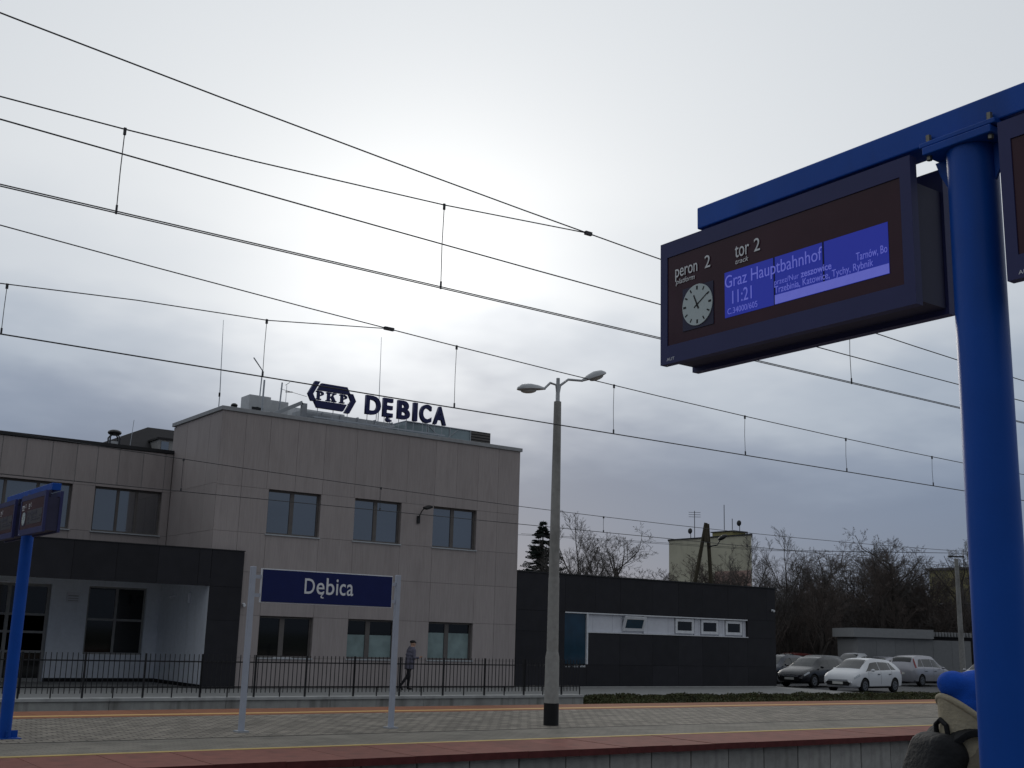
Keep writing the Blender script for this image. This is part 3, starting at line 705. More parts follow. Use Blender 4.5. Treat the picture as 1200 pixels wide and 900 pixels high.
lp = thing('street_lamp', 'concrete lamp post with two arms standing on the far platform', 'lamp post', (14.43, 18.45, 0))
bx_, by_ = 14.43, 18.45
def cyl_pts(zs, rs, name, m, n=20): return MB().tube([(bx_, by_, q) for q in zs], rs, n).build(name, m, lp, smooth=True)
cyl_pts([0, .42], [.150, .148], 'black_base', BTRIM)
cyl_pts([.42, 1.30, 1.40], [.145, .138, .118], 'socket', POLEC)
cyl_pts([1.40, 2.85, 2.853, 3.0, 3.003, 6.30, 6.45], [.117, .110, .104, .1035, .107, .078, .076], 'pole', POLEC)
cyl_pts([6.45, 6.47, 6.95], [.055, .045, .038], 'cap', LAMPH)
def lamp_head(tip, base, name='lamp_arm'):
    base = Vector(base); tip = Vector(tip); dd = (tip-base)
    a = MB().tube([(bx_, by_, 6.55), (bx_+dd.x*.05, by_, 6.80), Vector((bx_, by_, 6.85))+dd*.25, tip-dd.normalized()*.45], [.030, .028, .026, .024], 10).build(name, LAMPH, lp, smooth=True)
    dn = dd.normalized(); yv = Vector((0, 1, 0)); zv = dn.cross(yv)*-1
    if zv.z < 0: zv = -zv
    mb = MB(); db = MB()
    secs = [(-.48, .03, .03, .03), (-.40, .06, .05, .045), (-.28, .10, .085, .06), (-.08, .14, .115, .075), (.10, .13, .10, .07), (.20, .07, .05, .045), (.23, .01, .01, .01)]
    for i, (t, wy, hu, hd) in enumerate(secs):
        for k in range(12):
            an_ = 2*PI*k/12; h = hu if math.sin(an_) > 0 else hd*.5
            mb.v.append(tuple(tip + dn*(t-.0) + yv*wy*math.cos(an_) + zv*h*math.sin(an_)))
    for i in range(len(secs)-1):
        for k in range(12): mb.f.append((i*12+k, i*12+(k+1) % 12, (i+1)*12+(k+1) % 12, (i+1)*12+k)); mb.m.append(0)
    mb.f.append(tuple(range(11, -1, -1))); mb.m.append(0); mb.f.append(tuple(72+k for k in range(12))); mb.m.append(0)
    h = mb.build('lamp_head', LAMPH, a, smooth=True)
    db.ell(tip - dn*.05 - zv*.035, (.19, .10, .055), 14, 8, (0, -math.atan2(dn.z, dn.x), 0)); db.build('diffuser', LAMPD, a, smooth=True)
lamp_head((13.62, 18.45, 6.60), (14.43, 18.45, 6.72)); lamp_head((15.50, 18.45, 7.17), (14.43, 18.45, 6.72))

# information display stands
def info_stand(X0, Y0, label, dl):
    t = thing('display_stand', label, 'display stand', (X0, Y0, 0), 'blue T-shaped stands carrying departure displays')
    def w(mb, name, m, par, **k): return mb.build(name, m, par, **k)
    w(MB().tube([(X0, Y0, .012), (X0, Y0, 3.50)], .090, 40), 'post', BLUE, t, smooth=True)
    w(MB().box(X0-.2, X0+.2, Y0-.2, Y0+.2, 0, .012), 'base_plate', BLUE, t)
    for a in range(4):
        ca, sa = math.cos(a*PI/2), math.sin(a*PI/2)
        w(MB().obox((X0+ca*.135, Y0+sa*.135, .06), (.10, .012, .10), (0, 0, a*PI/2)), 'gusset', BLUE, t)
    w(MB().box(X0-.10, X0+.10, Y0-.155, Y0+.155, 3.535, 3.555), 'flange', BLUE, t, bevel=.004)
    w(MB().box(X0-.105, X0+.105, Y0-.14, Y0+.14, 3.502, 3.533), 'flange', BLUE, t, bevel=.004)
    for sy in (-1, 1):
        w(MB().prism([(Y0+sy*.088, 3.50), (Y0+sy*.15, 3.50), (Y0+sy*.13, 3.44), (Y0+sy*.088, 3.36)], X0-.006, X0+.006, axis='x'), 'gusset', BLUE, t)
        for sx in (-1, 1):
            w(MB().tube([(X0+sx*.08, Y0+sy*.125, 3.485), (X0+sx*.08, Y0+sy*.125, 3.585)], .011, 6), 'bolt', BOLT, t)
    w(MB().box(X0-.065, X0+.065, Y0-1.36, Y0+1.36, 3.557, 3.662), 'beam', BLUE, t, bevel=.006)
    return t
def info_display(X0, Y0, label, lit=True):
    # local frame: viewed face at X0-.118, from Y0 (near end) to Y0+1.37
    t = thing('departure_display', label, 'departure display', (X0, Y0+.68, 3.52), 'departure displays hung from the blue stands')
    A, B = Y0, Y0+1.368
    hs = MB(); hs.prism([(A+.012, 2.96), (B-.012, 2.96), (B-.012, 3.43), (A+.012, 3.43)], X0-.076, X0+.086, axis='x'); hs.build('housing', HOUSED, t)
    for sx, bx0, bx1 in ((-1, X0-.118, X0-.078), (1, X0+.088, X0+.128)):
        xf = bx0 if sx < 0 else bx1
        bz = MB()
        m0, m1, mt, mb_ = .048, .045, .075, .085
        bz.box(bx0, bx1, A, B, 2.938, 2.938+mb_); bz.box(bx0, bx1, A, B, 3.525-mt, 3.525)
        bz.box(bx0, bx1, A, A+m0, 2.938+mb_, 3.525-mt); bz.box(bx0, bx1, B-m1, B, 2.938+mb_, 3.525-mt)
        bzo = bz.build('bezel', HOUSE, t)
        gx0, gx1 = (bx0+.005, bx1-.002) if sx < 0 else (bx0+.002, bx1-.005)
        gl = MB().box(gx0, gx1, A+m0, B-m1, 2.938+mb_, 3.525-mt).build('front_glass', BGLASS, t)
        if sx < 0:
            xq = gx0
            def q(y0, y1, z0, z1, m, name, par=gl, k=.002): return MB().box(xq-k, xq-.0005 if k < .003 else xq-k+.001, A+y0, A+y1, z0, z1).build(name, m, par)
            q(.112, .962, 3.082, 3.289, LCD if lit else LCDO, 'screen')
            for yy in (.678, .420): q(yy-.004, yy+.004, 3.082, 3.289, NAVY, 'screen_seam', k=.0032)
            q(.112, .676, 3.083, 3.122, LCDB if lit else LCDO, 'screen_bar', k=.004)
            def tx(name, body, y, z, m, **k): return letters(name, body, m, gl, (xq-.0045, A+y, z), FACE_W, extrude=.0006, **k)
            tx('lettering', 'peron', 1.269, 3.340, WHITE, width=.142, height=.040, offset=.002); tx('number', '2', 1.080, 3.340, WHITE, width=.034, height=.058, offset=.002)
            tx('lettering', 'platform', 1.266, 3.306, WHITE, width=.122, height=.024, shear=.25)
            tx('lettering', 'tor', .896, 3.342, WHITE, width=.082, height=.053, offset=.002); tx('number', '2', .786, 3.342, WHITE, width=.034, height=.058, offset=.002)
            tx('lettering', 'track', .894, 3.312, WHITE, width=.076, height=.022, shear=.25)
            TXM = LCDT if lit else LCDX
            tx('screen_text', 'Graz Hauptbahnhof', .957, 3.216, TXM, width=.532, height=.056, offset=-.003)
            tx('screen_text', '11:21', .915, 3.138, TXM, width=.112, height=.058)
            tx('screen_text', 'C.34000/605', .944, 3.094, TXM, width=.172, height=.026, offset=-.006)
            tx('screen_text', 'przez/Nur', .676, 3.166, TXM, width=.130, height=.024, offset=-.008)
            tx('screen_text', 'zeszowice', .535, 3.166, TXM, width=.155, height=.027, offset=.012)
            tx('screen_text', 'Trzebinia, Katowice, Tychy, Rybnik', .676, 3.130, TXM, width=.494, height=.029)
            tx('screen_text', 'Tarnów, Bo', .260, 3.168, TXM, width=.144, height=.032)
            tx('maker_mark', 'AUT', 1.326, 2.952, WHITE, width=.05, height=.014)
            cp = MB().box(xq-.004, xq-.0005, A+1.030, A+1.222, 3.072, 3.272).build('clock', HOUSED, gl)
            cy, cz = A+1.126, 3.180
            MB().prism([(cy+.094*math.cos(a*PI/24), cz+.096*math.sin(a*PI/24)) for a in range(48)], xq-.008, xq-.0045, axis='x').build('clock_face', CLOCKW, cp)
            tk = MB()
            for h in range(12):
                a = h*PI/6; r0, r1 = (.070, .088)
                dv = Vector((0, -math.sin(a), math.cos(a))); sv = Vector((0, math.cos(a), math.sin(a)))*(.0035 if h % 3 else .005)
                o_ = Vector((xq-.0086, cy, cz)); tk.add([o_+dv*r0-sv, o_+dv*r0+sv, o_+dv*r1+sv, o_+dv*r1-sv], [(0, 1, 2, 3)])
            tk.build('hour_marks', BLACK, cp)
            for a, l, wd in ((R(-24), .052, .005), (R(58), .080, .0035)):
                dv = Vector((0, -math.sin(a), math.cos(a))); sv = Vector((0, math.cos(a), math.sin(a)))*wd; o_ = Vector((xq-.0092, cy, cz))
                MB().add([o_-dv*.022-sv, o_-dv*.022+sv, o_+dv*l+sv*.7, o_+dv*l-sv*.7], [(0, 1, 2, 3)]).build('clock_hand', BLACK, cp)
    for yy in (A+.25, B-.25): MB().tube([(X0, yy, 3.43), (X0, yy, 3.556)], .02, 8).build('hanger', HOUSED, t)
    return t
info_stand(3.688, 2.254, 'tall blue post with crossbeam close to the camera at the right', None)
info_display(3.703, 2.449, 'large departure display with clock and lit blue screen near the camera')
info_display(3.703, .72, 'departure display cut off by the right edge of the photo')
info_stand(4.40, 18.7, 'blue post with crossbeam on the far platform at the left edge', None)
info_display(4.32, 17.10, 'small departure display showing its end, on the far platform stand', False)
info_display(4.32, 18.86, 'departure display farther along the far stand, cut by the left edge', False)

# ------------------------------------------------------------------ overhead line
def interp(pts, x):
    if x <= pts[0][0]: i = 0
    elif x >= pts[-1][0]: i = len(pts)-2
    else: i = max(k for k in range(len(pts)-1) if pts[k][0] <= x)
    (a, b), (c_, d_) = pts[i], pts[i+1]
    return b+(d_-b)*(x-a)/(c_-a)
def wire(t, name, pts, y, r, n=6):
    p = [pts[0]]
    P3 = [(a, y, b) for a, b in pts]
    return MB().tube(P3, r, n).build(name, WIRE, t, smooth=True)
def fit_parab(pts, x0, x1, n=24):   # smooth quadratic through the measured points
    import numpy as np
    c_ = np.polyfit([p[0] for p in pts], [p[1] for p in pts], 2)
    return [(x0+(x1-x0)*i/n, float(np.polyval(c_, x0+(x1-x0)*i/n))) for i in range(n+1)]
def dropper(t, x, y, z0, z1, dx=0):
    dr_ = MB().tube([(x, y, z0), (x+dx*.5, y+.01, (z0+z1)/2), (x+dx, y, z1)], .004 if y < 20 else .006, 5).build('dropper', WIRE, t)
    k = .010 if y < 10 else (.013 if y < 20 else .02)
    MB().box(x-k, x+k, y-k*.7, y+k*.7, z1-.045, z1+.012).build('clamp', WIRE, dr_)
    MB().box(x+dx-k*.7, x+dx+k*.7, y-k*.6, y+k*.6, z0-.02, z0+.05).build('clamp', WIRE, dr_)
y1 = 8.24
c1 = thing('catenary', 'uppermost overhead line above the track nearest the camera', 'overhead line', (6, y1, 4.65), 'overhead lines across the sky')
ma = fit_parab([(1.34,5.94),(2.59,5.81),(4.07,5.70),(5.86,5.58),(6.77,5.55),(7.69,5.51),(11.29,5.33),(12.84,5.28),(14.39,5.23)], -12, 24)
wire(c1, 'messenger_wire', ma, y1, .0062)
sB = [(-12, 5.55), (-6, 5.38), (-2, 5.32), (1.41,5.30),(2.29,5.31),(3.33,5.34),(5.12,5.42),(6.77, interp(ma, 6.77))]
wire(c1, 'stitch_wire', sB, y1, .0055)
MB().box(6.74, 6.82, y1-.016, y1+.016, interp(ma, 6.78)-.018, interp(ma, 6.78)+.016).build('clamp', WIRE, c1)
for k in (-1, 1): wire(c1, 'contact_wire', [(-14, 4.655+k*.004), (8, 4.655+k*.004), (30, 4.655+k*.004)], y1+k*.030, .0048)
for x, zt in ((2.29, 5.31), (5.12, 5.42)): dropper(c1, x, y1, 4.66, zt)
dropper(c1, 10.74, y1, 4.66, interp(ma, 10.74))
dropper(c1, -1.5, y1, 4.66, 5.31)
c3 = thing('feeder_wire', 'single thin overhead wire crossing the droppers of the nearest line', 'overhead wire', (6, 7.6, 4.9))
wire(c3, 'wire', fit_parab([(1.32,4.865),(3.1,4.82),(5.43,4.80),(7.09,4.74),(9.4,4.72),(13.25,4.70)], -10, 24), 7.6, .0055)
y2 = 12.77
c2 = thing('catenary', 'middle overhead line crossing in front of the rooftop sign', 'overhead line', (9, y2, 4.65), 'overhead lines across the sky')
mE = fit_parab([(2.35,5.84),(4.55,5.70),(7.16,5.545),(11.06,5.40),(13.81,5.30),(16.45,5.24),(18.89,5.205),(22.07,5.19)], -14, 34)
wire(c2, 'messenger_wire', mE, y2, .0068)
wire(c2, 'stitch_wire', [(-14, 5.45), (-4, 5.22), (0, 5.19), (2.42,5.20),(3.88,5.30),(5.48,5.36),(7.16, interp(mE, 7.16))], y2, .006)
MB().box(7.10, 7.24, y2-.02, y2+.02, interp(mE, 7.17)-.02, interp(mE, 7.17)+.02).build('clamp', WIRE, c2)
for k in (-1, 1): wire(c2, 'contact_wire', [(-14, 4.655+k*.004), (10, 4.655+k*.004), (50, 4.655+k*.004)], y2+k*.018, .0078)
for x, zt in ((2.50, 5.20), (5.47, 5.36)): dropper(c2, x, y2, 4.67, zt)
for x in (8.23, 11.05, 13.87, 16.43, 18.95): dropper(c2, x, y2, 4.67, interp(mE, x))
y3 = 25.3
c4 = thing('catenary', 'lowest overhead line crossing in front of the beige tower', 'overhead line', (15, y3, 4.65), 'overhead lines across the sky')
mH = fit_parab([(5.17,5.52),(9.05,5.39),(14.21,5.20),(20.31,5.11),(24.69,5.08),(32.77,5.12)], -6, 60)
wire(c4, 'messenger_wire', mH, y3, .008)
wire(c4, 'contact_wire', [(-6, 4.62), (15, 4.65), (70, 4.66)], y3, .0085)
for x in (9.1, 14.22, 21.55, 27.5): dropper(c4, x, y3, 4.66, interp(mH, x))

# ------------------------------------------------------------------ trees
def grow(mbt, mbc, p, dr_, length, r, depth, rng, cfg, cnt):
    nseg = 4 if depth == 0 else (3 if depth < 3 else (2 if depth < 5 else 1))
    pts = [Vector(p)]; dv = Vector(dr_).normalized(); rad = [r]
    tip_r = r*(.45 if depth == 0 else .35)
    for i in range(nseg):
        dv = (dv + Vector((rng.gauss(0, 1), rng.gauss(0, 1), rng.gauss(0, 1)))*cfg['bend']*(.5 if depth == 0 else 1) + Vector((0, 0, cfg['up']))*(.25 if depth else 0)).normalized()
        pts.append(pts[-1]+dv*length/nseg); rad.append(r+(tip_r-r)*(i+1)/nseg)
    (mbt if depth < 2 else mbc).tube(pts, rad, 7 if depth == 0 else (5 if depth == 1 else 3), caps=False)
    if depth >= cfg['depth']: return
    n = cfg['n'][depth]
    for k in range(n):
        t = cfg['t0'][min(depth, 1)] + (1-cfg['t0'][min(depth, 1)])*(k+rng.random())/n
        i = min(int(t*nseg), nseg-1); q = pts[i].lerp(pts[i+1], t*nseg-i)
        ax = (pts[i+1]-pts[i]).normalized(); side = ax.orthogonal().normalized(); side.rotate(Matrix.Rotation(rng.random()*2*PI, 3, ax))
        an_ = R(rng.uniform(*cfg['ang'])); cd = ax*math.cos(an_)+side*math.sin(an_)
        rr = (rad[i]+(rad[i+1]-rad[i])*(t*nseg-i))
        grow(mbt, mbc, q, cd, length*rng.uniform(*cfg['len'])*(1-.35*t if depth else 1-.3*t), max(rr*.55, .0075), depth+1, rng, cfg, cnt)
TREES = []
CF = [dict(depth=5, n=(12, 6, 5, 4, 4), t0=(.22, .15), ang=(28, 60), len=(.44, .64), bend=.13, up=.4),
      dict(depth=5, n=(10, 7, 5, 4, 3), t0=(.18, .2), ang=(20, 48), len=(.48, .68), bend=.12, up=.7),
      dict(depth=5, n=(13, 6, 5, 4, 4), t0=(.22, .1), ang=(38, 68), len=(.42, .60), bend=.2, up=.25),
      dict(depth=5, n=(10, 7, 6, 4, 3), t0=(.10, .2), ang=(18, 46), len=(.55, .75), bend=.16, up=.7)]
for i, cfg in enumerate(CF):
    rng = random.Random(50+i); a, b = MB(), MB()
    grow(a, b, (0, 0, 0), (rng.uniform(-.05, .05), rng.uniform(-.05, .05), 1), 6.5 if i != 3 else 4.5, .16, 0, rng, cfg, [0])
    TREES.append((a, b))
TM = {}
def tree(i, loc, s, rz, label, group, tm=None):
    t = thing('bare_tree', label, 'tree', loc, group)
    key = (i, tm.name if tm else '')
    if key not in TM:
        a, b = TREES[i]
        o1 = MB(); o1.v, o1.f, o1.m = a.v, a.f, a.m
        ORG_b = ORG[t.name]; ORG[t.name] = Vector((0, 0, 0))
        ta = o1.build('trunk', BARK, t, smooth=True, fix=False)
        o2 = MB(); o2.v, o2.f, o2.m = b.v, b.f, b.m
        tb_ = o2.build('crown', tm or TWIG, t, fix=False); ORG[t.name] = ORG_b
        TM[key] = (ta.data, tb_.data)
    else:
        link('trunk', TM[key][0], t); link('crown', TM[key][1], t)
    t.rotation_euler = (0, 0, rz); t.scale = (s[0], s[0], s[1])
    return t
tzs = [(44.6, 55.0, 1.02, 0, 'slender bare tree just right of the concrete lamp post, behind the annex', 1),
       (50.0, 57.5, 1.10, 2, 'broad bare tree spreading above the middle of the annex', 0),
       (48.6, 52.2, .86, 4, 'low spreading bare tree left of the cream block wall', 2),
       (54.2, 58.5, .80, 1, 'bare tree close against the left edge of the cream block', 2),
       (42.0, 64.0, 1.0, 3, 'bare tree half hidden by the right edge of the beige tower', 0),
       (47.3, 58.5, .92, 5, 'thin bare tree between the slender and the broad tree', 1),
       (55.2, 54.5, .66, 2.2, 'small bare tree with upright twigs near the twin wooden pole', 3)]
tzs += [(52.0, 60.5, .92, 3.3, 'bare tree in the gap between the broad tree and the cream block', 2),
        (45.8, 58.2, .84, 1.4, 'low bare tree directly behind the head of the slender one', 2),
        (49.2, 61.0, .95, 2.7, 'twiggy bare tree in the back between the slender and broad trees', 3),
        (51.0, 52.5, .74, .6, 'short wide bare tree in front of the broad one', 2)]
for x, y, s, rz, lb, k in tzs: tree(k, (x, y, -.4), (s*1.15, s*.92), rz, lb, 'bare trees behind the annex')
# trees of the wood on the right
wz = [(60.4, 54.5, .92, .9, 1, 'slender bare tree right of the cream block, leftmost of the wood'),
      (62.0, 53.5, .98, 0, 1, 'upright bare tree above the right end of the annex'),
      (62.5, 51.0, 1.0, 1, 3, 'bushy bare tree just right of the annex end'),
      (64.5, 52.5, .98, 2, 0, 'bare tree between the annex and the tallest crown of the wood'),
      (67.5, 50.5, 1.30, 3, 3, 'tallest dense bare tree of the wood behind the cars'),
      (69.3, 49.5, 1.22, 4, 2, 'wide dark bare tree next to the tallest one in the wood'),
      (70.6, 48.0, 1.12, 5, 3, 'dense bare tree above the grey shed roof'),
      (72.4, 47.2, 1.06, .5, 0, 'bare tree left of the concrete utility pole'),
      (74.5, 46.0, 1.00, 1.5, 1, 'bare tree behind the concrete utility pole by the blue post'),
      (78.0, 45.0, 1.12, 2.5, 3, 'bare tree at the far right edge, behind the near blue post')]
for x, y, s, rz, k, lb in wz: tree(k, (x, y, -.4), (s*1.05, s*.98), rz, lb, 'bare trees of the wood on the right', TWIGB if k == 3 else None)
rg = random.Random(11)
for i in range(46):
    t_ = i/45; x = 65+21*t_+rg.uniform(-1, 1.5); y = 59-11*t_+rg.uniform(-2, 8)
    sc_ = rg.uniform(.85, 1.15)+(.15 if .3 < t_ < .6 else 0)
    tree(rg.choice((0, 1, 2, 3)), (x, y, -.4), (sc_*1.2, sc_*.84), rg.random()*6, 'bare tree in the dense back rows of the wood', 'bare trees of the back of the wood', TWIGB if rg.random() < .4 else None)
# undergrowth
ub = MB()
for i in range(15000):
    t_ = rg.random(); x = 56+31*t_; y = 56.5-16*t_+rg.uniform(0, 9)
    hgt = rg.uniform(.8, 4.8)*(.55+.45*rg.random())
    p = Vector((x, y, -.35+rg.random()*1.2)); dv = Vector((rg.gauss(0, .35), rg.gauss(0, .35), 1)).normalized()
    q = p+dv*hgt*.5+Vector((rg.gauss(0, .1), rg.gauss(0, .1), 0)); e = q+(dv+Vector((rg.gauss(0, .35), rg.gauss(0, .35), 0)))*hgt*.5
    ub.tube([p, q, e], [.022, .016, .006], 3, caps=False, mi=0 if rg.random() < .6 else 1)
    
uo = ub.build('undergrowth', [TWIG, TWIGB], None, fix=False); tag(uo, 'dense brown leafless undergrowth behind the parked cars', 'undergrowth', kind='stuff')
ub = MB()
for i in range(5000):
    x = rg.uniform(36, 58); y = rg.uniform(51, 60)
    p = Vector((x, y, -.3)); dv = Vector((rg.gauss(0, .3), rg.gauss(0, .3), 1)).normalized(); hgt = rg.uniform(3.2, 5.6)
    ub.tube([p, p+dv*hgt*.5, p+dv*hgt+Vector((rg.gauss(0, .4), rg.gauss(0, .4), 0))], [.02, .015, .005], 3, caps=False, mi=0 if rg.random() < .5 else 1)
uo = ub.build('undergrowth', [TWIG, TWIGB], None, fix=False); tag(uo, 'leafless brown scrub showing above the annex roof', 'undergrowth', kind='stuff')
# far belt of trees
fb = MB()
for i in range(26000):
    t_ = rg.random(); x = 30+150*t_; y = 150-60*t_+rg.uniform(-6, 6); zz = rg.random()
    hmax = 6.6+1.8*math.sin(x*.21)+1.0*math.sin(x*.63+1)+.6*math.sin(x*1.7)
    p = Vector((x, y, -.5+hmax*zz*.75)); dv = Vector((rg.gauss(0, .5), rg.gauss(0, .5), 1)).normalized()
    fb.tube([p, p+dv*rg.uniform(1, 2.4)], [.07, .015], 3, caps=False)
fo = fb.build('distant_wood', TWIG, None, fix=False); tag(fo, 'distant leafless wood along the horizon', 'wood', kind='stuff')
# spruce
spr = thing('spruce_tree', 'dark spruce standing behind the annex beside the lamp post', 'tree', (46.1, 60.2, -.4))
MB().tube([(46.1, 60.2, -.4), (46.1, 60.2, 9.1)], [.2, .02], 8).build('trunk', BARK, spr, smooth=True)
sm2 = MB(); rs_ = random.Random(5)
for lv in range(46):
    t_ = lv/45; zc_ = 1.2+7.7*t_+rs_.uniform(-.12, .12); rad_ = 3.3*(1-t_)**.8+.12
    for k in range(int(15-7*t_)):
        a = rs_.random()*2*PI; l = rad_*rs_.uniform(.7, 1.1); dz = -.22*l+rs_.uniform(-.15, .15)
        base = Vector((46.1, 60.2, zc_)); tip = base+Vector((math.cos(a)*l, math.sin(a)*l, dz+.12*l))
        for j in range(14):
            f_ = (j+1)/14; p = base.lerp(tip, f_)+Vector((0, 0, -.1*math.sin(f_*PI)*l))
            for sgn in (-1, 1):
                sd = Vector((-math.sin(a), math.cos(a), 0))*sgn
                e = p+(sd*.6+(tip-base).normalized()*.5+Vector((0, 0, rs_.uniform(-.5, .1)))).normalized()*rs_.uniform(.15, .32)*(1.15-f_*.5)
                wv = Vector((0, 0, .055)); sm2.add([p-wv, p+wv, e], [(0, 1, 2)])
sm2.build('crown', NEEDLE, spr, fix=False)

# ------------------------------------------------------------------ distant buildings
bl = thing('apartment_block', 'cream apartment block end wall rising behind the bare trees', 'apartment block', (98, 84, -.4))
BX = 90.0
FP = [(BX, 94.4), (BX, 82.2), (BX+13, 94.6), (BX+13, 106.8)]
MB().prism(FP, -.4, 12.5, axis='z').build('wall', STUCCO, bl)
MB().box(BX-.03, BX-.004, 82.3, 87.4, -.3, 8.9).build('painted_band', STUCCOP, bl)
MB().prism([(BX-.12, 94.5), (BX-.12, 81.95), (BX+13.1, 94.5), (BX+13.1, 107)], 12.503, 12.62, axis='z').build('roof', DARKM, bl)
rb = MB().box(BX+1.5, BX+3.5, 86.2, 89.2, 12.63, 13.2).build('roof_house', OCHRE, bl); MB().box(BX+1.4, BX+3.6, 86.0, 89.4, 13.203, 13.3).build('roof_cap', DARKM, rb)
def aer(x, y, z0, z1, label, dish=False, bar=None):
    t = thing('roof_aerial', label, 'aerial', (x, y, z0), 'aerials on the cream block roof')
    MB().tube([(x, y, z0), (x, y, z1)], .04, 5).build('mast', DARKM, t)
    if dish: MB().ell((x-.1, y, z1), (.10, .34, .32), 12, 6).build('dish', DARKM, t)
    if bar: 
        for k in range(3): MB().tube([(x, y+bar, z1-.1-.25*k), (x, y-bar, z1-.25-.25*k)], .03, 4).build('element', DARKM, t)
aer(BX+1, 92.0, 12.62, 13.5, 'round satellite dish at the left of the cream block roof', True)
aer(BX+1, 91.4, 12.62, 15.7, 'tall mast with fishbone aerial on the cream block roof', bar=.9)
aer(BX+2, 87.9, 13.48, 16.2, 'thin tall mast on the cream block roof house')
aer(BX+3, 86.6, 13.3, 14.2, 'small dish at the right of the cream block roof house', True)
aer(BX+2.5, 87.2, 13.48, 14.7, 'short thin aerial on the cream block roof house')
ob = thing('brick_house', 'orange brick house peeping out between the beige tower and spruce', 'house', (62, 94, -.4))
MB().box(57, 66.2, 94, 102, -.4, 8.6).build('wall', ORANGE, ob); MB().box(56.7, 66.5, 93.7, 102.3, 8.603, 8.9).build('roof', FRAME, ob)
for k in range(3):
    for j in range(3):
        w_ = MB().box(58+2.8*k, 59.2+2.8*k, 93.95, 93.99, 1+2.6*j, 2.3+2.6*j).build('window', FRAMEW, ob); MB().box(58.1+2.8*k, 59.1+2.8*k, 93.93, 93.948, 1.1+2.6*j, 2.2+2.6*j).build('pane', GLASSD, w_)
oc = thing('ochre_house', 'ochre house behind the bare wood left of the near blue post', 'house', (92, 62, -.4))
MB().box(90, 98, 57, 61.5, -.4, 8.3).build('wall', OCHRE, oc); MB().box(89.8, 98.2, 56.8, 61.7, 8.303, 8.5).build('roof', FRAME, oc)
for k in range(2):
    for j in range(2):
        w_ = MB().box(89.95, 89.99, 57.4+2*k, 58.8+2*k, 1+3*j, 2.5+3*j).build('window', FRAMEW, oc); MB().box(89.93, 89.948, 57.5+2*k, 58.7+2*k, 1.1+3*j, 2.4+3*j).build('pane', GLASSD, w_)
dh = thing('dark_roofed_house', 'dark hipped roof with dormer seen over the left wing', 'house', (22, 63, -.4))
MB().box(16, 24, 60.5, 68, -.4, 9.98).build('wall', FRAMEG, dh)
MB().add([(15.6,60,10.0),(24.4,60,10.0),(24.4,68.4,10.0),(15.6,68.4,10.0),(20.4,62.8,12.35),(23,62.8,12.35),(23,65.6,12.35),(20.4,65.6,12.35)], [(0,1,5,4),(1,2,6,5),(2,3,7,6),(3,0,4,7),(4,5,6,7),(0,3,2,1)]).build('roof', TILE, dh)
dm = MB().box(20.2, 21.2, 60.2, 62.5, 10.5, 11.35).build('dormer', FRAMEG, dh); MB().box(20.35, 20.75, 60.16, 60.195, 10.65, 11.25).build('pane', GLASS, dm)
MB().box(20.1, 21.3, 60.1, 62.6, 11.353, 11.45).build('dormer_roof', TILE, dm)
# twin wooden pole
tp_ = thing('wooden_pole', 'twin-legged dark wooden pole with a lamp rising behind the annex', 'utility pole', (45.1, 44.8, -.3))
AP = Vector((44.9, 44.24, 7.9)); tp_.location = (45.1, 45.6, -.3); ORG[tp_.name] = Vector((45.1, 45.6, -.3))
MB().tube([(44.86, 46.4, -.3), AP], [.13, .10], 10).build('leg', WOOD, tp_, smooth=True)
MB().tube([(46.6, 45.2, -.3), AP+Vector((.12, 0, -.05))], [.13, .10], 10).build('leg', WOOD, tp_, smooth=True)
MB().obox((45.0, 44.3, 7.35), (.30, .20, .9), (0, 0, R(30))).build('clamp_block', WOOD, tp_)
la = MB().tube([(45.15, 44.3, 6.65), (45.5, 44.0, 6.75), (45.62, 43.88, 7.05)], .035, 8).build('lamp_arm', DARKM, tp_, smooth=True)
MB().ell((45.72, 43.82, 7.16), (.28, .15, .12), 12, 6, (0, R(-30), R(-40))).build('lamp_head', DARKM, la, smooth=True)
cp_ = thing('utility_pole', 'grey concrete utility pole before the grey shed, left of the near blue post', 'utility pole', (60.6, 39.6, -.31))
MB().tube([(60.75, 39.6, -.31), (59.65, 38.95, 6.7)], [.17, .11], 10).build('pole', POLEC, cp_, smooth=True)
MB().obox((59.62, 38.93, 6.82), (.9, .08, .08), (0, 0, R(-40))).build('cross_arm', DARKM, cp_)
for k in (-.38, 0, .38): MB().tube([(59.62+k*.77, 38.93-k*.64, 6.86), (59.62+k*.77, 38.93-k*.64, 7.1)], [.04, .03], 8).build('insulator', WHITEP, cp_)
for k in (-.38, .38): MB().tube([(59.62+k*.77, 38.93-k*.64, 7.02), (50, 44+k, 6.75), (38, 52+k, 7.2)], .012, 4).build('cable', WIRE, cp_)
# shed: seen wall runs from A to B
sh = thing('grey_shed', 'long grey sheet-metal shed with deep flat fascia behind the parked cars', 'shed', (60, 43.5, -.31))
SA = Vector((58.0, 44.9, 0)); SB = Vector((62.6, 41.5, 0)); sd_ = (SB-SA).normalized(); sn = Vector((sd_.y, -sd_.x, 0))
ang = math.atan2(sd_.y, sd_.x); LN = (SB-SA).length
def sbox(u0, u1, d0, d1, z0, z1, name, m, par=sh):
    vs = [SA+sd_*u+sn*-dd+Vector((0, 0, z)) for z in (z0, z1) for u, dd in ((u0, d0), (u1, d0), (u1, d1), (u0, d1))]
    return MB().add(vs, [(0,3,2,1),(4,5,6,7),(0,1,5,4),(1,2,6,5),(2,3,7,6),(3,0,4,7)]).build(name, m, par)
for k in range(4):
    sbox(.15+k*1.12, .15+k*1.12+1.11, 0, .05, -.3, 2.18, 'panel', SHED)
sbox(.16, 4.6, .055, 4.5, -.3, 2.17, 'wall', SHED)
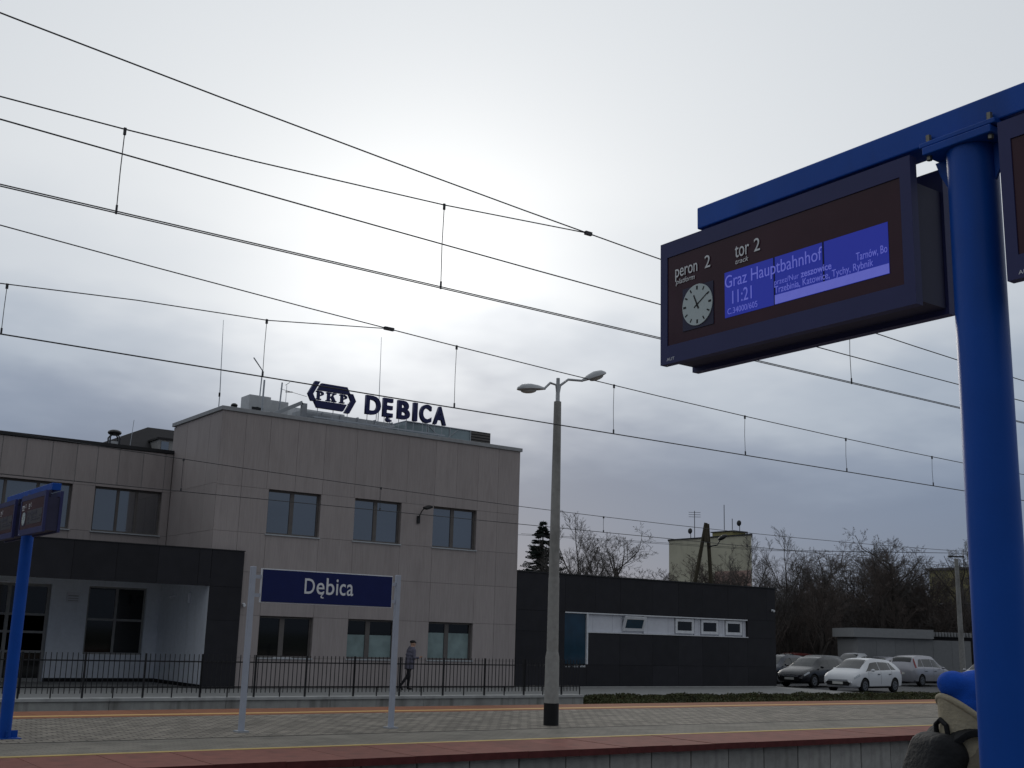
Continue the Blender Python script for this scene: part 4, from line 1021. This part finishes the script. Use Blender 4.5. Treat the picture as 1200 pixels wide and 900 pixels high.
sbox(-.12, 4.62, -.22, 4.6, 2.19, 2.72, 'fascia', SHEDF)
for k in range(2): sbox(4.64+k*1.12, 4.64+k*1.12+1.11, .02, .06, -.3, 2.12, 'panel', SHED)
sbox(4.64, 6.9, .065, 4.5, -.3, 2.10, 'wall', SHED)
sbox(4.64, 7.0, .1, .2, 2.12, 2.32, 'gap', CHARJ)
for k in range(13): sbox(4.66+k*.18, 4.66+k*.18+.09, -.05, .08, 2.35, 2.60, 'slat', SHEDF)
sbox(4.64, 7.0, .085, 4.5, 2.33, 2.58, 'roof', SHED)

# ------------------------------------------------------------------ cars
def catm(P, x):
    n = len(P)
    for i in range(n-1):
        if P[i][0] <= x <= P[i+1][0] or i == n-2:
            t = (x-P[i][0])/(P[i+1][0]-P[i][0]); t = min(max(t, 0), 1); out = []
            for k in range(1, len(P[0])):
                h = P[i+1][0]-P[i][0]
                def sl(j):
                    if j <= 0 or j >= n-1: 
                        j2 = max(0, min(j, n-2)); return (P[j2+1][k]-P[j2][k])/(P[j2+1][0]-P[j2][0])
                    a = (P[j][k]-P[j-1][k])/(P[j][0]-P[j-1][0]); b = (P[j+1][k]-P[j][k])/(P[j+1][0]-P[j][0])
                    return 0 if a*b <= 0 else 2*a*b/(a+b)
                p0, p1, m0, m1 = P[i][k], P[i+1][k], sl(i)*h, sl(i+1)*h
                out.append((2*t**3-3*t**2+1)*p0+(t**3-2*t**2+t)*m0+(-2*t**3+3*t**2)*p1+(t**3-t**2)*m1)
            return out
HATCH = [(-2.13,.42,.72,.74,.66,.55),(-2.06,.28,.86,.95,.80,.60),(-1.9,.22,.93,1.16,.85,.57),(-1.6,.20,.94,1.38,.875,.58),(-.9,.19,.93,1.455,.885,.60),(-.1,.19,.915,1.46,.885,.60),(.35,.19,.905,1.41,.885,.60),(.8,.19,.89,1.19,.885,.62),(1.18,.19,.875,.965,.875,.70),(1.6,.19,.79,.86,.855,.68),(1.95,.22,.66,.72,.80,.58),(2.09,.28,.56,.60,.70,.5),(2.15,.38,.48,.50,.55,.4)]
MPV = [(-2.05,.42,.80,.82,.70,.60),(-2.0,.28,.92,1.02,.82,.62),(-1.9,.22,.98,1.25,.85,.60),(-1.72,.20,.99,1.50,.87,.61),(-1.1,.19,.98,1.60,.875,.62),(-.2,.19,.965,1.62,.875,.62),(.3,.19,.955,1.57,.875,.62),(.85,.19,.94,1.27,.87,.63),(1.25,.19,.925,1.02,.86,.70),(1.65,.19,.84,.91,.84,.66),(1.92,.22,.70,.76,.78,.58),(2.03,.28,.58,.62,.68,.5),(2.07,.38,.5,.52,.55,.4)]
ROUND = [(-2.08,.42,.74,.76,.66,.55),(-2.04,.28,.90,1.00,.80,.58),(-1.94,.22,.96,1.22,.85,.57),(-1.6,.20,.965,1.37,.875,.57),(-.9,.19,.95,1.465,.885,.59),(-.1,.19,.93,1.50,.885,.60),(.5,.19,.92,1.44,.885,.60),(1.0,.19,.905,1.205,.885,.62),(1.42,.19,.88,.985,.875,.70),(1.75,.19,.80,.87,.85,.68),(2.0,.22,.68,.745,.79,.58),(2.11,.28,.57,.61,.70,.5),(2.16,.38,.48,.50,.55,.4)]
def make_car(loc, ang, paint, label, group, prof=HATCH, plates=True, name='parked_car'):
    t = thing(name, label, 'car', (0, 0, 0), group)
    x0, x1 = prof[0][0], prof[-1][0]
    def ring(x):
        zb, zs, zt, wd, wr = catm(prof, x); gl = max(zt-zs, .02)
        return [(0, zb), (.82*wd, zb), (.965*wd, zb+.09), (wd, zb+.45*(zs-zb)), (wd*.99, zs-.06), (wd*.955, zs), (wr+(wd*.955-wr)*.12, zs+gl*.78), (wr*.88, zt-.012*min(1, gl*4)), (wr*.45, zt+.006), (0, zt+.012)]
    def S(x, k):
        r_ = ring(x); i = min(int(k), len(r_)-2); f_ = k-i
        return Vector((x, r_[i][0]+(r_[i+1][0]-r_[i][0])*f_, r_[i][1]+(r_[i+1][1]-r_[i][1])*f_))
    nx = 56; mb = MB(); NR = 10
    full = None
    for i in range(nx+1):
        x = x0+(x1-x0)*(.5-.5*math.cos(PI*i/nx)) if False else x0+(x1-x0)*i/nx
        r_ = ring(x); full = [(y, z) for y, z in r_]+[(-y, z) for y, z in reversed(r_[1:-1])]
        for y, z in full: mb.v.append((x, y, z))
    m_ = len(full)
    for i in range(nx):
        for k in range(m_): mb.f.append((i*m_+k, i*m_+(k+1) % m_, (i+1)*m_+(k+1) % m_, (i+1)*m_+k)); mb.m.append(0)
    mb.f.append(tuple(range(m_-1, -1, -1))); mb.m.append(0); mb.f.append(tuple(nx*m_+k for k in range(m_))); mb.m.append(0)
    body = mb.build('body', [paint, BTRIM], t, smooth=True)
    ct = MB()
    WX = (-1.30, 1.30)
    for wx_ in WX:
        for sy in (-1, 1): ct.tube([(wx_, sy*.60, .31), (wx_, sy*1.0, .31)], .365, 28)
    co = ct.build('shape', BTRIM, None)
    md = body.modifiers.new('b', 'BOOLEAN'); md.object = co; md.operation = 'DIFFERENCE'; md.solver = 'EXACT'
    dg = bpy.context.evaluated_depsgraph_get(); dg.update()
    me = bpy.data.meshes.new_from_object(body.evaluated_get(dg)); body.modifiers.clear(); bpy.data.objects.remove(co)
    if len(me.polygons) > 200:
        while len(me.materials) < 2: me.materials.append(BTRIM)
        me.materials[0] = paint; me.materials[1] = BTRIM
        for p in me.polygons:
            c_ = p.center
            inside = any((c_.x-a)**2+(c_.z-.31)**2 < .372**2 for a in WX) and abs(c_.y) > .5 and c_.z > .16
            p.material_index = 1 if inside and (abs(p.normal.y) < .6 or abs(c_.y) < .7) else 0
        body.data = me
    def patch(name, m, xa, xb, ka, kb, off, par, sides=(1, -1), nx_=6, nk=5, slant=(0, 0)):
        out = []
        mb2 = MB()
        for sy in sides:
            g_ = []
            for i in range(nx_+1):
                for j in range(nk+1):
                    fj = j/nk; xa_ = xa+slant[0]*fj; xb_ = xb+slant[1]*fj
                    x = xa_+(xb_-xa_)*i/nx_; k = ka+(kb-ka)*fj
                    p = S(x, k); px2 = S(x+.01, k)-p; pk = S(x, min(k+.02, 8.99))-S(x, k-.02)
                    n_ = px2.cross(pk); n_ = n_.normalized() if n_.length > 1e-9 else Vector((0, 0, 1))
                    if n_.dot(p-Vector((x*.6, 0, .6))) < 0: n_ = -n_
                    q_ = p+n_*off; g_.append((q_.x, q_.y*sy, q_.z))
            f_ = [(i*(nk+1)+j, i*(nk+1)+j+1, (i+1)*(nk+1)+j+1, (i+1)*(nk+1)+j) for i in range(nx_) for j in range(nk)]
            mb2.add(g_, f_)
            if name != 'windscreen' and name != 'rear_window':
                out.append(mb2.build(name, m, par, smooth=True)); mb2 = MB()
        if mb2.v: out.append(mb2.build(name, m, par, smooth=True))
        return out
    hi = prof is MPV
    rd_ = prof is ROUND
    ws0, ws1 = (.56, 1.30) if rd_ else ((.40, 1.08) if not hi else (.40, 1.16))
    patch('windscreen', CGLASS, ws0, ws1, 6.9, 8.999, .006, body, nx_=8)
    patch('rear_window', CGLASS, x0+.16, x0+.46, 6.9, 8.999, .006, body, nx_=5)
    sl = -.42
    patch('side_window', CGLASS, -.05, 1.18 if rd_ else .95, 5.12, 5.92, .006, body, slant=(0, -.66 if rd_ else -.62))
    patch('side_window', CGLASS, -1.0, -.10, 5.12, 5.92, .006, body)
    patch('side_window', CGLASS, -1.62 if hi else -1.5, -1.06, 5.12, 5.92, .006, body, slant=(.30, 0))
    for xs_ in (-1.03, -.075, 1.0): patch('door_seam', BTRIM, xs_-.006, xs_+.006, 1.9, 5.0, .003, body, nx_=1, nk=6)
    patch('sill_strip', BTRIM, -.92, .92, 1.1, 2.05, .004, body)
    patch('headlamp', LAMPG, 1.68, 2.03, 3.9, 4.9, .008, body, nx_=4)
    patch('tail_lamp', LAMPR, x0+.14 if hi else x0+.05, x0+.27 if hi else x0+.2, 4.9 if hi else 3.8, 6.5 if hi else 5.0, .010, body, nx_=3, slant=(.17, .13) if hi else (0, 0))
    MB().prism([(-.52, .30), (.52, .30), (.60, .40), (.52, .49), (-.52, .49), (-.60, .40)], 2.06, 2.165, axis='x').build('grille', BTRIM, body)
    for k in range(2): MB().box(2.10, 2.172, -.48, .48, .51+.035*k, .525+.035*k).build('grille_bar', GALV, body)
    MB().box(2.160, 2.178, -.26, .26, .36, .47).build('number_plate', PLATE, body)
    for sy in (-1, 1): MB().ell((2.0, sy*.62, .35), (.08, .09, .06), 10, 6).build('fog_lamp', BTRIM, body)
    MB().box(x0-.02, x0+.04, -.26, .26, .62, .73).build('number_plate', PLATE, body)
    for sy in (-1, 1):
        MB().ell((.78, sy*.97, .98), (.07, .10, .065), 10, 6).build('wing_mirror', paint, body, smooth=True)
        for xh in (-.85, .12): MB().box(xh-.09, xh+.09, sy*.885-.02, sy*.885+.02, .80, .825).build('door_handle', BTRIM, body)
    for wx_ in WX:
        for sy in (-1, 1):
            wh = MB().tube([(wx_, sy*.66, .31), (wx_, sy*.675, .31), (wx_, sy*.85, .31), (wx_, sy*.865, .31)], [.29, .31, .31, .285], 24).build('wheel', TYRE, t, smooth=True)
            MB().tube([(wx_, sy*.80, .31), (wx_, sy*.868, .31)], [.205, .20], 20).build('rim', RIM, wh)
            for a in range(5):
                aa = a*2*PI/5; MB().obox((wx_+.115*math.cos(aa), sy*.871, .31+.115*math.sin(aa)), (.05, .008, .07), (0, -aa, 0)).build('rim_slot', BTRIM, wh)
    t.location = loc; t.rotation_euler = (0, 0, ang)
    return t
streaks(CONC, (.10, .10, .09), .6); streaks(CONCW, (.13, .13, .12), .6); streaks(RENDER, (.42, .43, .44), .3)
P_W = mat('white_car_paint', (.62, .63, .65), .3, var=.02); P_B = mat('black_car_paint', (.010, .011, .016), .22, var=.05)
P_S = mat('silver_car_paint', (.33, .33, .36), .32, metal=.4, var=.03); P_D = mat('dark_blue_car_paint', (.016, .022, .040), .25, var=.03)
P_G = mat('grey_car_paint', (.10, .105, .115), .3, metal=.3, var=.03); P_R = mat('dark_red_car_paint', (.12, .012, .010), .3, var=.03)
GC = 'cars parked beside the annex'; GZ = -.37
make_car((45.25, 34.65, GZ), R(187), P_W, 'white hatchback facing left, nearest car beside the annex', GC, ROUND)
make_car((46.9, 38.85, GZ), R(187), P_B, 'black hatchback just behind the white one', GC)
make_car((48.6, 42.6, GZ), R(188), P_D, 'dark blue car half hidden by the right corner of the annex', GC)
make_car((56.5, 39.5, GZ), R(6), P_S, 'silver people carrier seen from its rear corner', GC, MPV)
make_car((56.3, 35.15, GZ), R(186), P_S, 'pale silver car behind the person in the blue hat, by the blue post', GC)
make_car((53.4, 44.0, GZ), R(185), P_G, 'dark grey car behind the black hatchback, only its roof showing', GC)
make_car((58.2, 45.1, GZ), R(185), P_W, 'white tall car before the shed corner, only its top showing', GC, MPV)
make_car((58.0, 43.0, GZ), R(184), P_S, 'silver grey car between the white hatchback and the people carrier', GC)
make_car((60.5, 51.9, GZ), R(182), P_R, 'dark red car at the edge of the wood next to the annex corner', GC)

# ------------------------------------------------------------------ people
def limb(mb, pts, rad, n=12): 
    mb.tube(pts, rad, n)
    for p, r_ in zip(pts, rad): mb.ell(p, (r_, r_, r_), 10, 8)
def hand(mb, w_, fdir, tdir, sc=1.):
    w_ = Vector(w_); fdir = Vector(fdir).normalized(); tdir = Vector(tdir).normalized(); nrm_ = fdir.cross(tdir)
    mb.obox(w_+fdir*.045, (.001, .001, .001))
    for i, (o_, l) in enumerate(((.028, .068), (.009, .078), (-.010, .072), (-.028, .055))):
        b = w_+fdir*.075+tdir*o_; m1 = b+fdir*l*.5+nrm_*.006; e = m1+fdir*l*.4+nrm_*.022
        limb(mb, [w_+fdir*.01+tdir*o_*.6, b], [.012, .010], 8); limb(mb, [b, m1, e], [.0095, .0088, .0075], 8)
    th = w_+fdir*.03+tdir*.03; limb(mb, [w_+fdir*.015+tdir*.012, th, th+fdir*.035+tdir*.022, th+fdir*.062+tdir*.022+nrm_*.01], [.014, .012, .010, .008], 8)
def head(mb, c, fwd, r_=.1):
    c = Vector(c); f_ = Vector(fwd).normalized(); ang_ = math.atan2(f_.y, f_.x)
    mb.ell(c+Vector((0, 0, .015)), (.098, .078, .115), 20, 14, (0, 0, ang_))
    mb.ell(c+f_*.025+Vector((0, 0, -.055)), (.070, .058, .065), 16, 10, (0, 0, ang_))
    sd2 = Vector((-f_.y, f_.x, 0))
    limb(mb, [c+f_*.095+Vector((0, 0, .012)), c+f_*.118+Vector((0, 0, -.022))], [.010, .015], 8)
    mb.ell(c+f_*.088+Vector((0, 0, -.062)), (.012, .024, .009), 10, 6, (0, 0, ang_))
    for s_ in (-1, 1): mb.ell(c+sd2*s_*.080+Vector((0, 0, -.005)), (.022, .010, .032), 10, 8, (0, 0, ang_))
def eyes(par, c, fwd):
    c = Vector(c); f_ = Vector(fwd).normalized(); sd2 = Vector((-f_.y, f_.x, 0))
    for s_ in (-1, 1): MB().ell(c+f_*.085+sd2*s_*.032+Vector((0, 0, .015)), (.012, .012, .010), 10, 6).build('eye', BLACK, par, smooth=True)

# person walking behind the railing (local frame: faces +x, feet at z = 0)
wp = thing('person', 'person in grey jacket and dark flat cap walking right behind the railing', 'person', (0, 0, 0))
b = MB()
limb(b, [(0, .09, .90), (.05, .095, .49), (.02, .095, .09)], [.088, .062, .045]); limb(b, [(.02, .095, .06), (.17, .10, .035)], [.042, .034])
limb(b, [(0, -.09, .90), (-.10, -.095, .50), (-.36, -.095, .17)], [.088, .062, .045]); limb(b, [(-.38, -.095, .13), (-.29, -.10, .035)], [.042, .034])
for z_, rx, ry in ((.86, .12, .17), (.98, .14, .19), (1.10, .145, .195), (1.22, .145, .21), (1.34, .13, .21), (1.42, .10, .17)): b.ell((.0+(z_-.9)*.10, 0, z_), (rx*1.22, ry*1.1, .11), 18, 10)
b.tube([(0, 0, .72), (0, 0, .95), (.02, 0, 1.15)], [.175, .17, .16], 16)
limb(b, [(.05, .21, 1.38), (.02, .26, 1.12), (.22, .20, 1.06)], [.068, .055, .042]); limb(b, [(.05, -.21, 1.38), (.04, -.27, 1.12), (.24, -.22, 1.12)], [.068, .055, .042])
hand(b, (.24, .195, 1.06), (1, -.1, .25), (0, .3, 1)); hand(b, (.26, -.215, 1.12), (1, .1, .3), (0, -.3, 1))
limb(b, [(.05, 0, 1.42), (.085, 0, 1.52)], [.060, .055]); head(b, (.10, 0, 1.60), (1, 0, -.1))
def mf(c_):
    if c_.z > 1.50 or (c_.x > .245 and c_.z > 1.0): return 0
    if c_.z > .74: return 1
    return 2 if c_.z > .075 else 3
pb = remesh(b, .016, mf, [SKIN, JACK, TROU, SHOE], 'body', wp)
c_ = MB(); c_.ell((.09, 0, 1.665), (.115, .092, .062), 18, 10); c_.ell((.175, 0, 1.645), (.07, .065, .018), 12, 6, (0, R(8), 0)); c_.build('flat_cap', BTRIM, pb, smooth=True)
MB().tube([(.02, 0, 1.42), (.05, 0, 1.49)], [.095, .078], 16).build('collar', JACK, pb, smooth=True)
eyes(pb, (.10, 0, 1.60), (1, 0, 0))
wp.location = (21.85, 36.15, -.305); wp.rotation_euler = (0, 0, R(-4))

# person with backpack near the blue post (local: faces +x)
np_ = thing('person', 'person with bright blue hat and beige hood beside the near blue post', 'person', (0, 0, 0))
b = MB()
for s_ in (-1, 1):
    limb(b, [(0, s_*.09, .84), (.02, s_*.095, .46), (-.02, s_*.095, .08)], [.092, .064, .046]); limb(b, [(-.02, s_*.095, .05), (.13, s_*.11, .034)], [.042, .034])
    limb(b, [(0, s_*.19, 1.235), (-.02, s_*.26, 1.0), (.17, s_*.17, .92)], [.082, .062, .048])
    hand(b, (.19, s_*.155, .92), (1, -s_*.5, .05), (0, s_*.2, 1))
for z_, rx, ry in ((.76, .145, .185), (.86, .15, .19), (.98, .15, .195), (1.10, .15, .205), (1.20, .135, .20), (1.275, .105, .15)): b.ell((.0, 0, z_), (rx, ry, .10), 18, 10)
limb(b, [(0, 0, 1.28), (.02, 0, 1.38)], [.062, .056]); head(b, (.035, 0, 1.455), (1, 0, 0))
def mf2(c_):
    if c_.z > 1.355 or (c_.x > .18 and .84 < c_.z < 1.0 and abs(c_.y) < .175): return 0
    if c_.z > .70: return 1
    return 2 if c_.z > .07 else 3
pb2 = remesh(b, .013, mf2, [SKIN, TAUPE, TROU, SHOE], 'body', np_)
eyes(pb2, (.035, 0, 1.455), (1, 0, 0))
# beanie with a soft point at the back
h_ = MB(); h_.ell((.03, 0, 1.525), (.130, .112, .085), 22, 12, (0, R(-14), 0)); h_.ell((-.055, 0, 1.545), (.075, .085, .060), 16, 10, (0, R(20), 0)); h_.ell((.012, 0, 1.462), (.116, .116, .085), 18, 10, (0, R(-6), 0))
remesh(h_, .011, lambda c_: 0, [HATB], 'hat', pb2, 5)
# thick hood standing round the neck, high at the back of the head and falling to the chin
h_ = MB(); NS = 36; rows = []
prof_h = [(1.235, .150, 0), (1.28, .152, .05), (1.33, .140, .3), (1.38, .134, .6), (0, .131, 1.), (0, .112, .97), (1.36, .098, .5), (1.27, .10, 0)]
for zf, rad_, f_ in prof_h:
    for i in range(NS):
        a = 2*PI*i/NS; bk = (.5-.5*math.cos(a))**1.25; zt_ = 1.315+.185*bk
        z_ = (1.235+(zt_-1.235)*f_) if zf == 0 or f_ > 0 else zf
        rr = rad_*(1+.03*math.sin(3*a+5*f_)+.02*math.sin(6*a-11*f_))
        h_.v.append((.018+rr*math.cos(a)-.012*bk*f_, rr*.98*math.sin(a), z_))
for k in range(len(prof_h)-1):
    for i in range(NS): h_.f.append((k*NS+i, k*NS+(i+1) % NS, (k+1)*NS+(i+1) % NS, (k+1)*NS+i)); h_.m.append(0)
k = len(prof_h)-1
for i in range(NS): h_.f.append((k*NS+i, k*NS+(i+1) % NS, (i+1) % NS, i)); h_.m.append(0)
ho = h_.build('hood', BEIGEJ, pb2, smooth=True)
h_ = MB(); P_r = []
for i in range(NS+1):
    a = 2*PI*i/NS; bk = (.5-.5*math.cos(a))**1.25
    P_r.append((.018+.126*math.cos(a)-.012*bk, .124*math.sin(a), 1.315+.185*bk))
h_.tube(P_r, .0135, 10); h_.build('hood_rim', BEIGEJ, ho, smooth=True)
NPL = Vector((4.535, 2.94, 0)); NPA = R(-26)
np_.location = NPL; np_.rotation_euler = (0, 0, NPA)
# backpack (own thing, worn)
bp_ = thing('backpack', 'black backpack with thick straps worn by the person in the blue hat', 'backpack', (0, 0, 0))
def rbox(c_, size, rot, bev, name, m, par, seg=4, taper=1.):
    me = bpy.data.meshes.new(name); bm = bmesh.new(); bmesh.ops.create_cube(bm, size=1)
    for v in bm.verts:
        t_ = taper if v.co.z > 0 else 1
        v.co = Vector((v.co.x*size[0]*t_, v.co.y*size[1]*(.5+.5*t_), v.co.z*size[2]))
    bmesh.ops.bevel(bm, geom=bm.edges[:], offset=bev, segments=seg, affect='EDGES', profile=.5)
    for v in bm.verts: v.co.x += .006*math.sin(v.co.z*23+v.co.y*11)+.004*math.sin(v.co.y*31-v.co.z*17)
    M_ = Matrix.Translation(c_) @ Euler(rot).to_matrix().to_4x4(); bm.transform(M_); bm.to_mesh(me); bm.free()
    me.materials.append(m); me.polygons.foreach_set('use_smooth', [True]*len(me.polygons)); return link(name, me, par)
rbox((-.20, 0, 1.11), (.205, .31, .50), (0, R(19), 0), .075, 'pack_body', PACK, bp_, 5, .80)
rbox((-.345, 0, 1.03), (.10, .25, .26), (0, R(19), 0), .04, 'front_pocket', PACK, bp_, 4, .85)
for s_ in (-1, 1): rbox((-.26, s_*.155, .93), (.12, .05, .2), (0, R(19), 0), .02, 'side_pocket', PACK, bp_, 3, .9)
for s_ in (-1, 1):
    pts = [(-.13, s_*.08, 1.325), (-.08, s_*.105, 1.365), (-.01, s_*.13, 1.362), (.07, s_*.138, 1.325), (.125, s_*.14, 1.24), (.155, s_*.145, 1.12), (.14, s_*.17, .98), (.03, s_*.235, .88), (-.10, s_*.215, .84), (-.19, s_*.14, .84)]
    sb_ = MB(); o0 = 0
    P3 = [Vector(p) for p in pts]
    for _ in range(2):
        P3 = [P3[0]]+[q for a_, b_ in zip(P3[:-1], P3[1:]) for q in (a_*.75+b_*.25, a_*.25+b_*.75)]+[P3[-1]]
    NH = len(P3)*.68
    for i, p in enumerate(P3):
        tg = (P3[min(i+1, len(P3)-1)]-P3[max(i-1, 0)]).normalized(); wd = Vector((0, 1, 0)); wd = (wd-tg*wd.dot(tg)).normalized(); nn = tg.cross(wd)
        hw = .041 if i < NH else .018
        for a_, c2_ in ((-1, -1), (1, -1), (1, 1), (-1, 1)): sb_.v.append(tuple(p+wd*hw*a_+nn*.015*c2_))
    for i in range(len(P3)-1):
        for k in range(4): sb_.f.append((i*4+k, i*4+(k+1) % 4, (i+1)*4+(k+1) % 4, (i+1)*4+k)); sb_.m.append(0)
    sb_.f += [(3, 2, 1, 0), tuple(len(sb_.v)-4+k for k in range(4))]; sb_.m += [0, 0]
    sb_.build('strap', PACK, bp_, smooth=True, bevel=.005)
MB().tube([(-.125, -.045, 1.33), (-.13, -.04, 1.385), (-.132, 0, 1.405), (-.13, .04, 1.385), (-.125, .045, 1.33)], .011, 8).build('handle', PACK, bp_, smooth=True)
MB().tube([(-.385, -.10, 1.145), (-.386, 0, 1.15), (-.385, .10, 1.145)], .004, 6).build('zip', GALV, bp_)
MB().tube([(-.362, -.128, 1.10), (-.37, -.132, 1.02), (-.41, -.132, .93)], .004, 6).build('zip', GALV, bp_)
bp_.location = NPL+Vector((0, 0, .0)); bp_.rotation_euler = (0, 0, NPA)
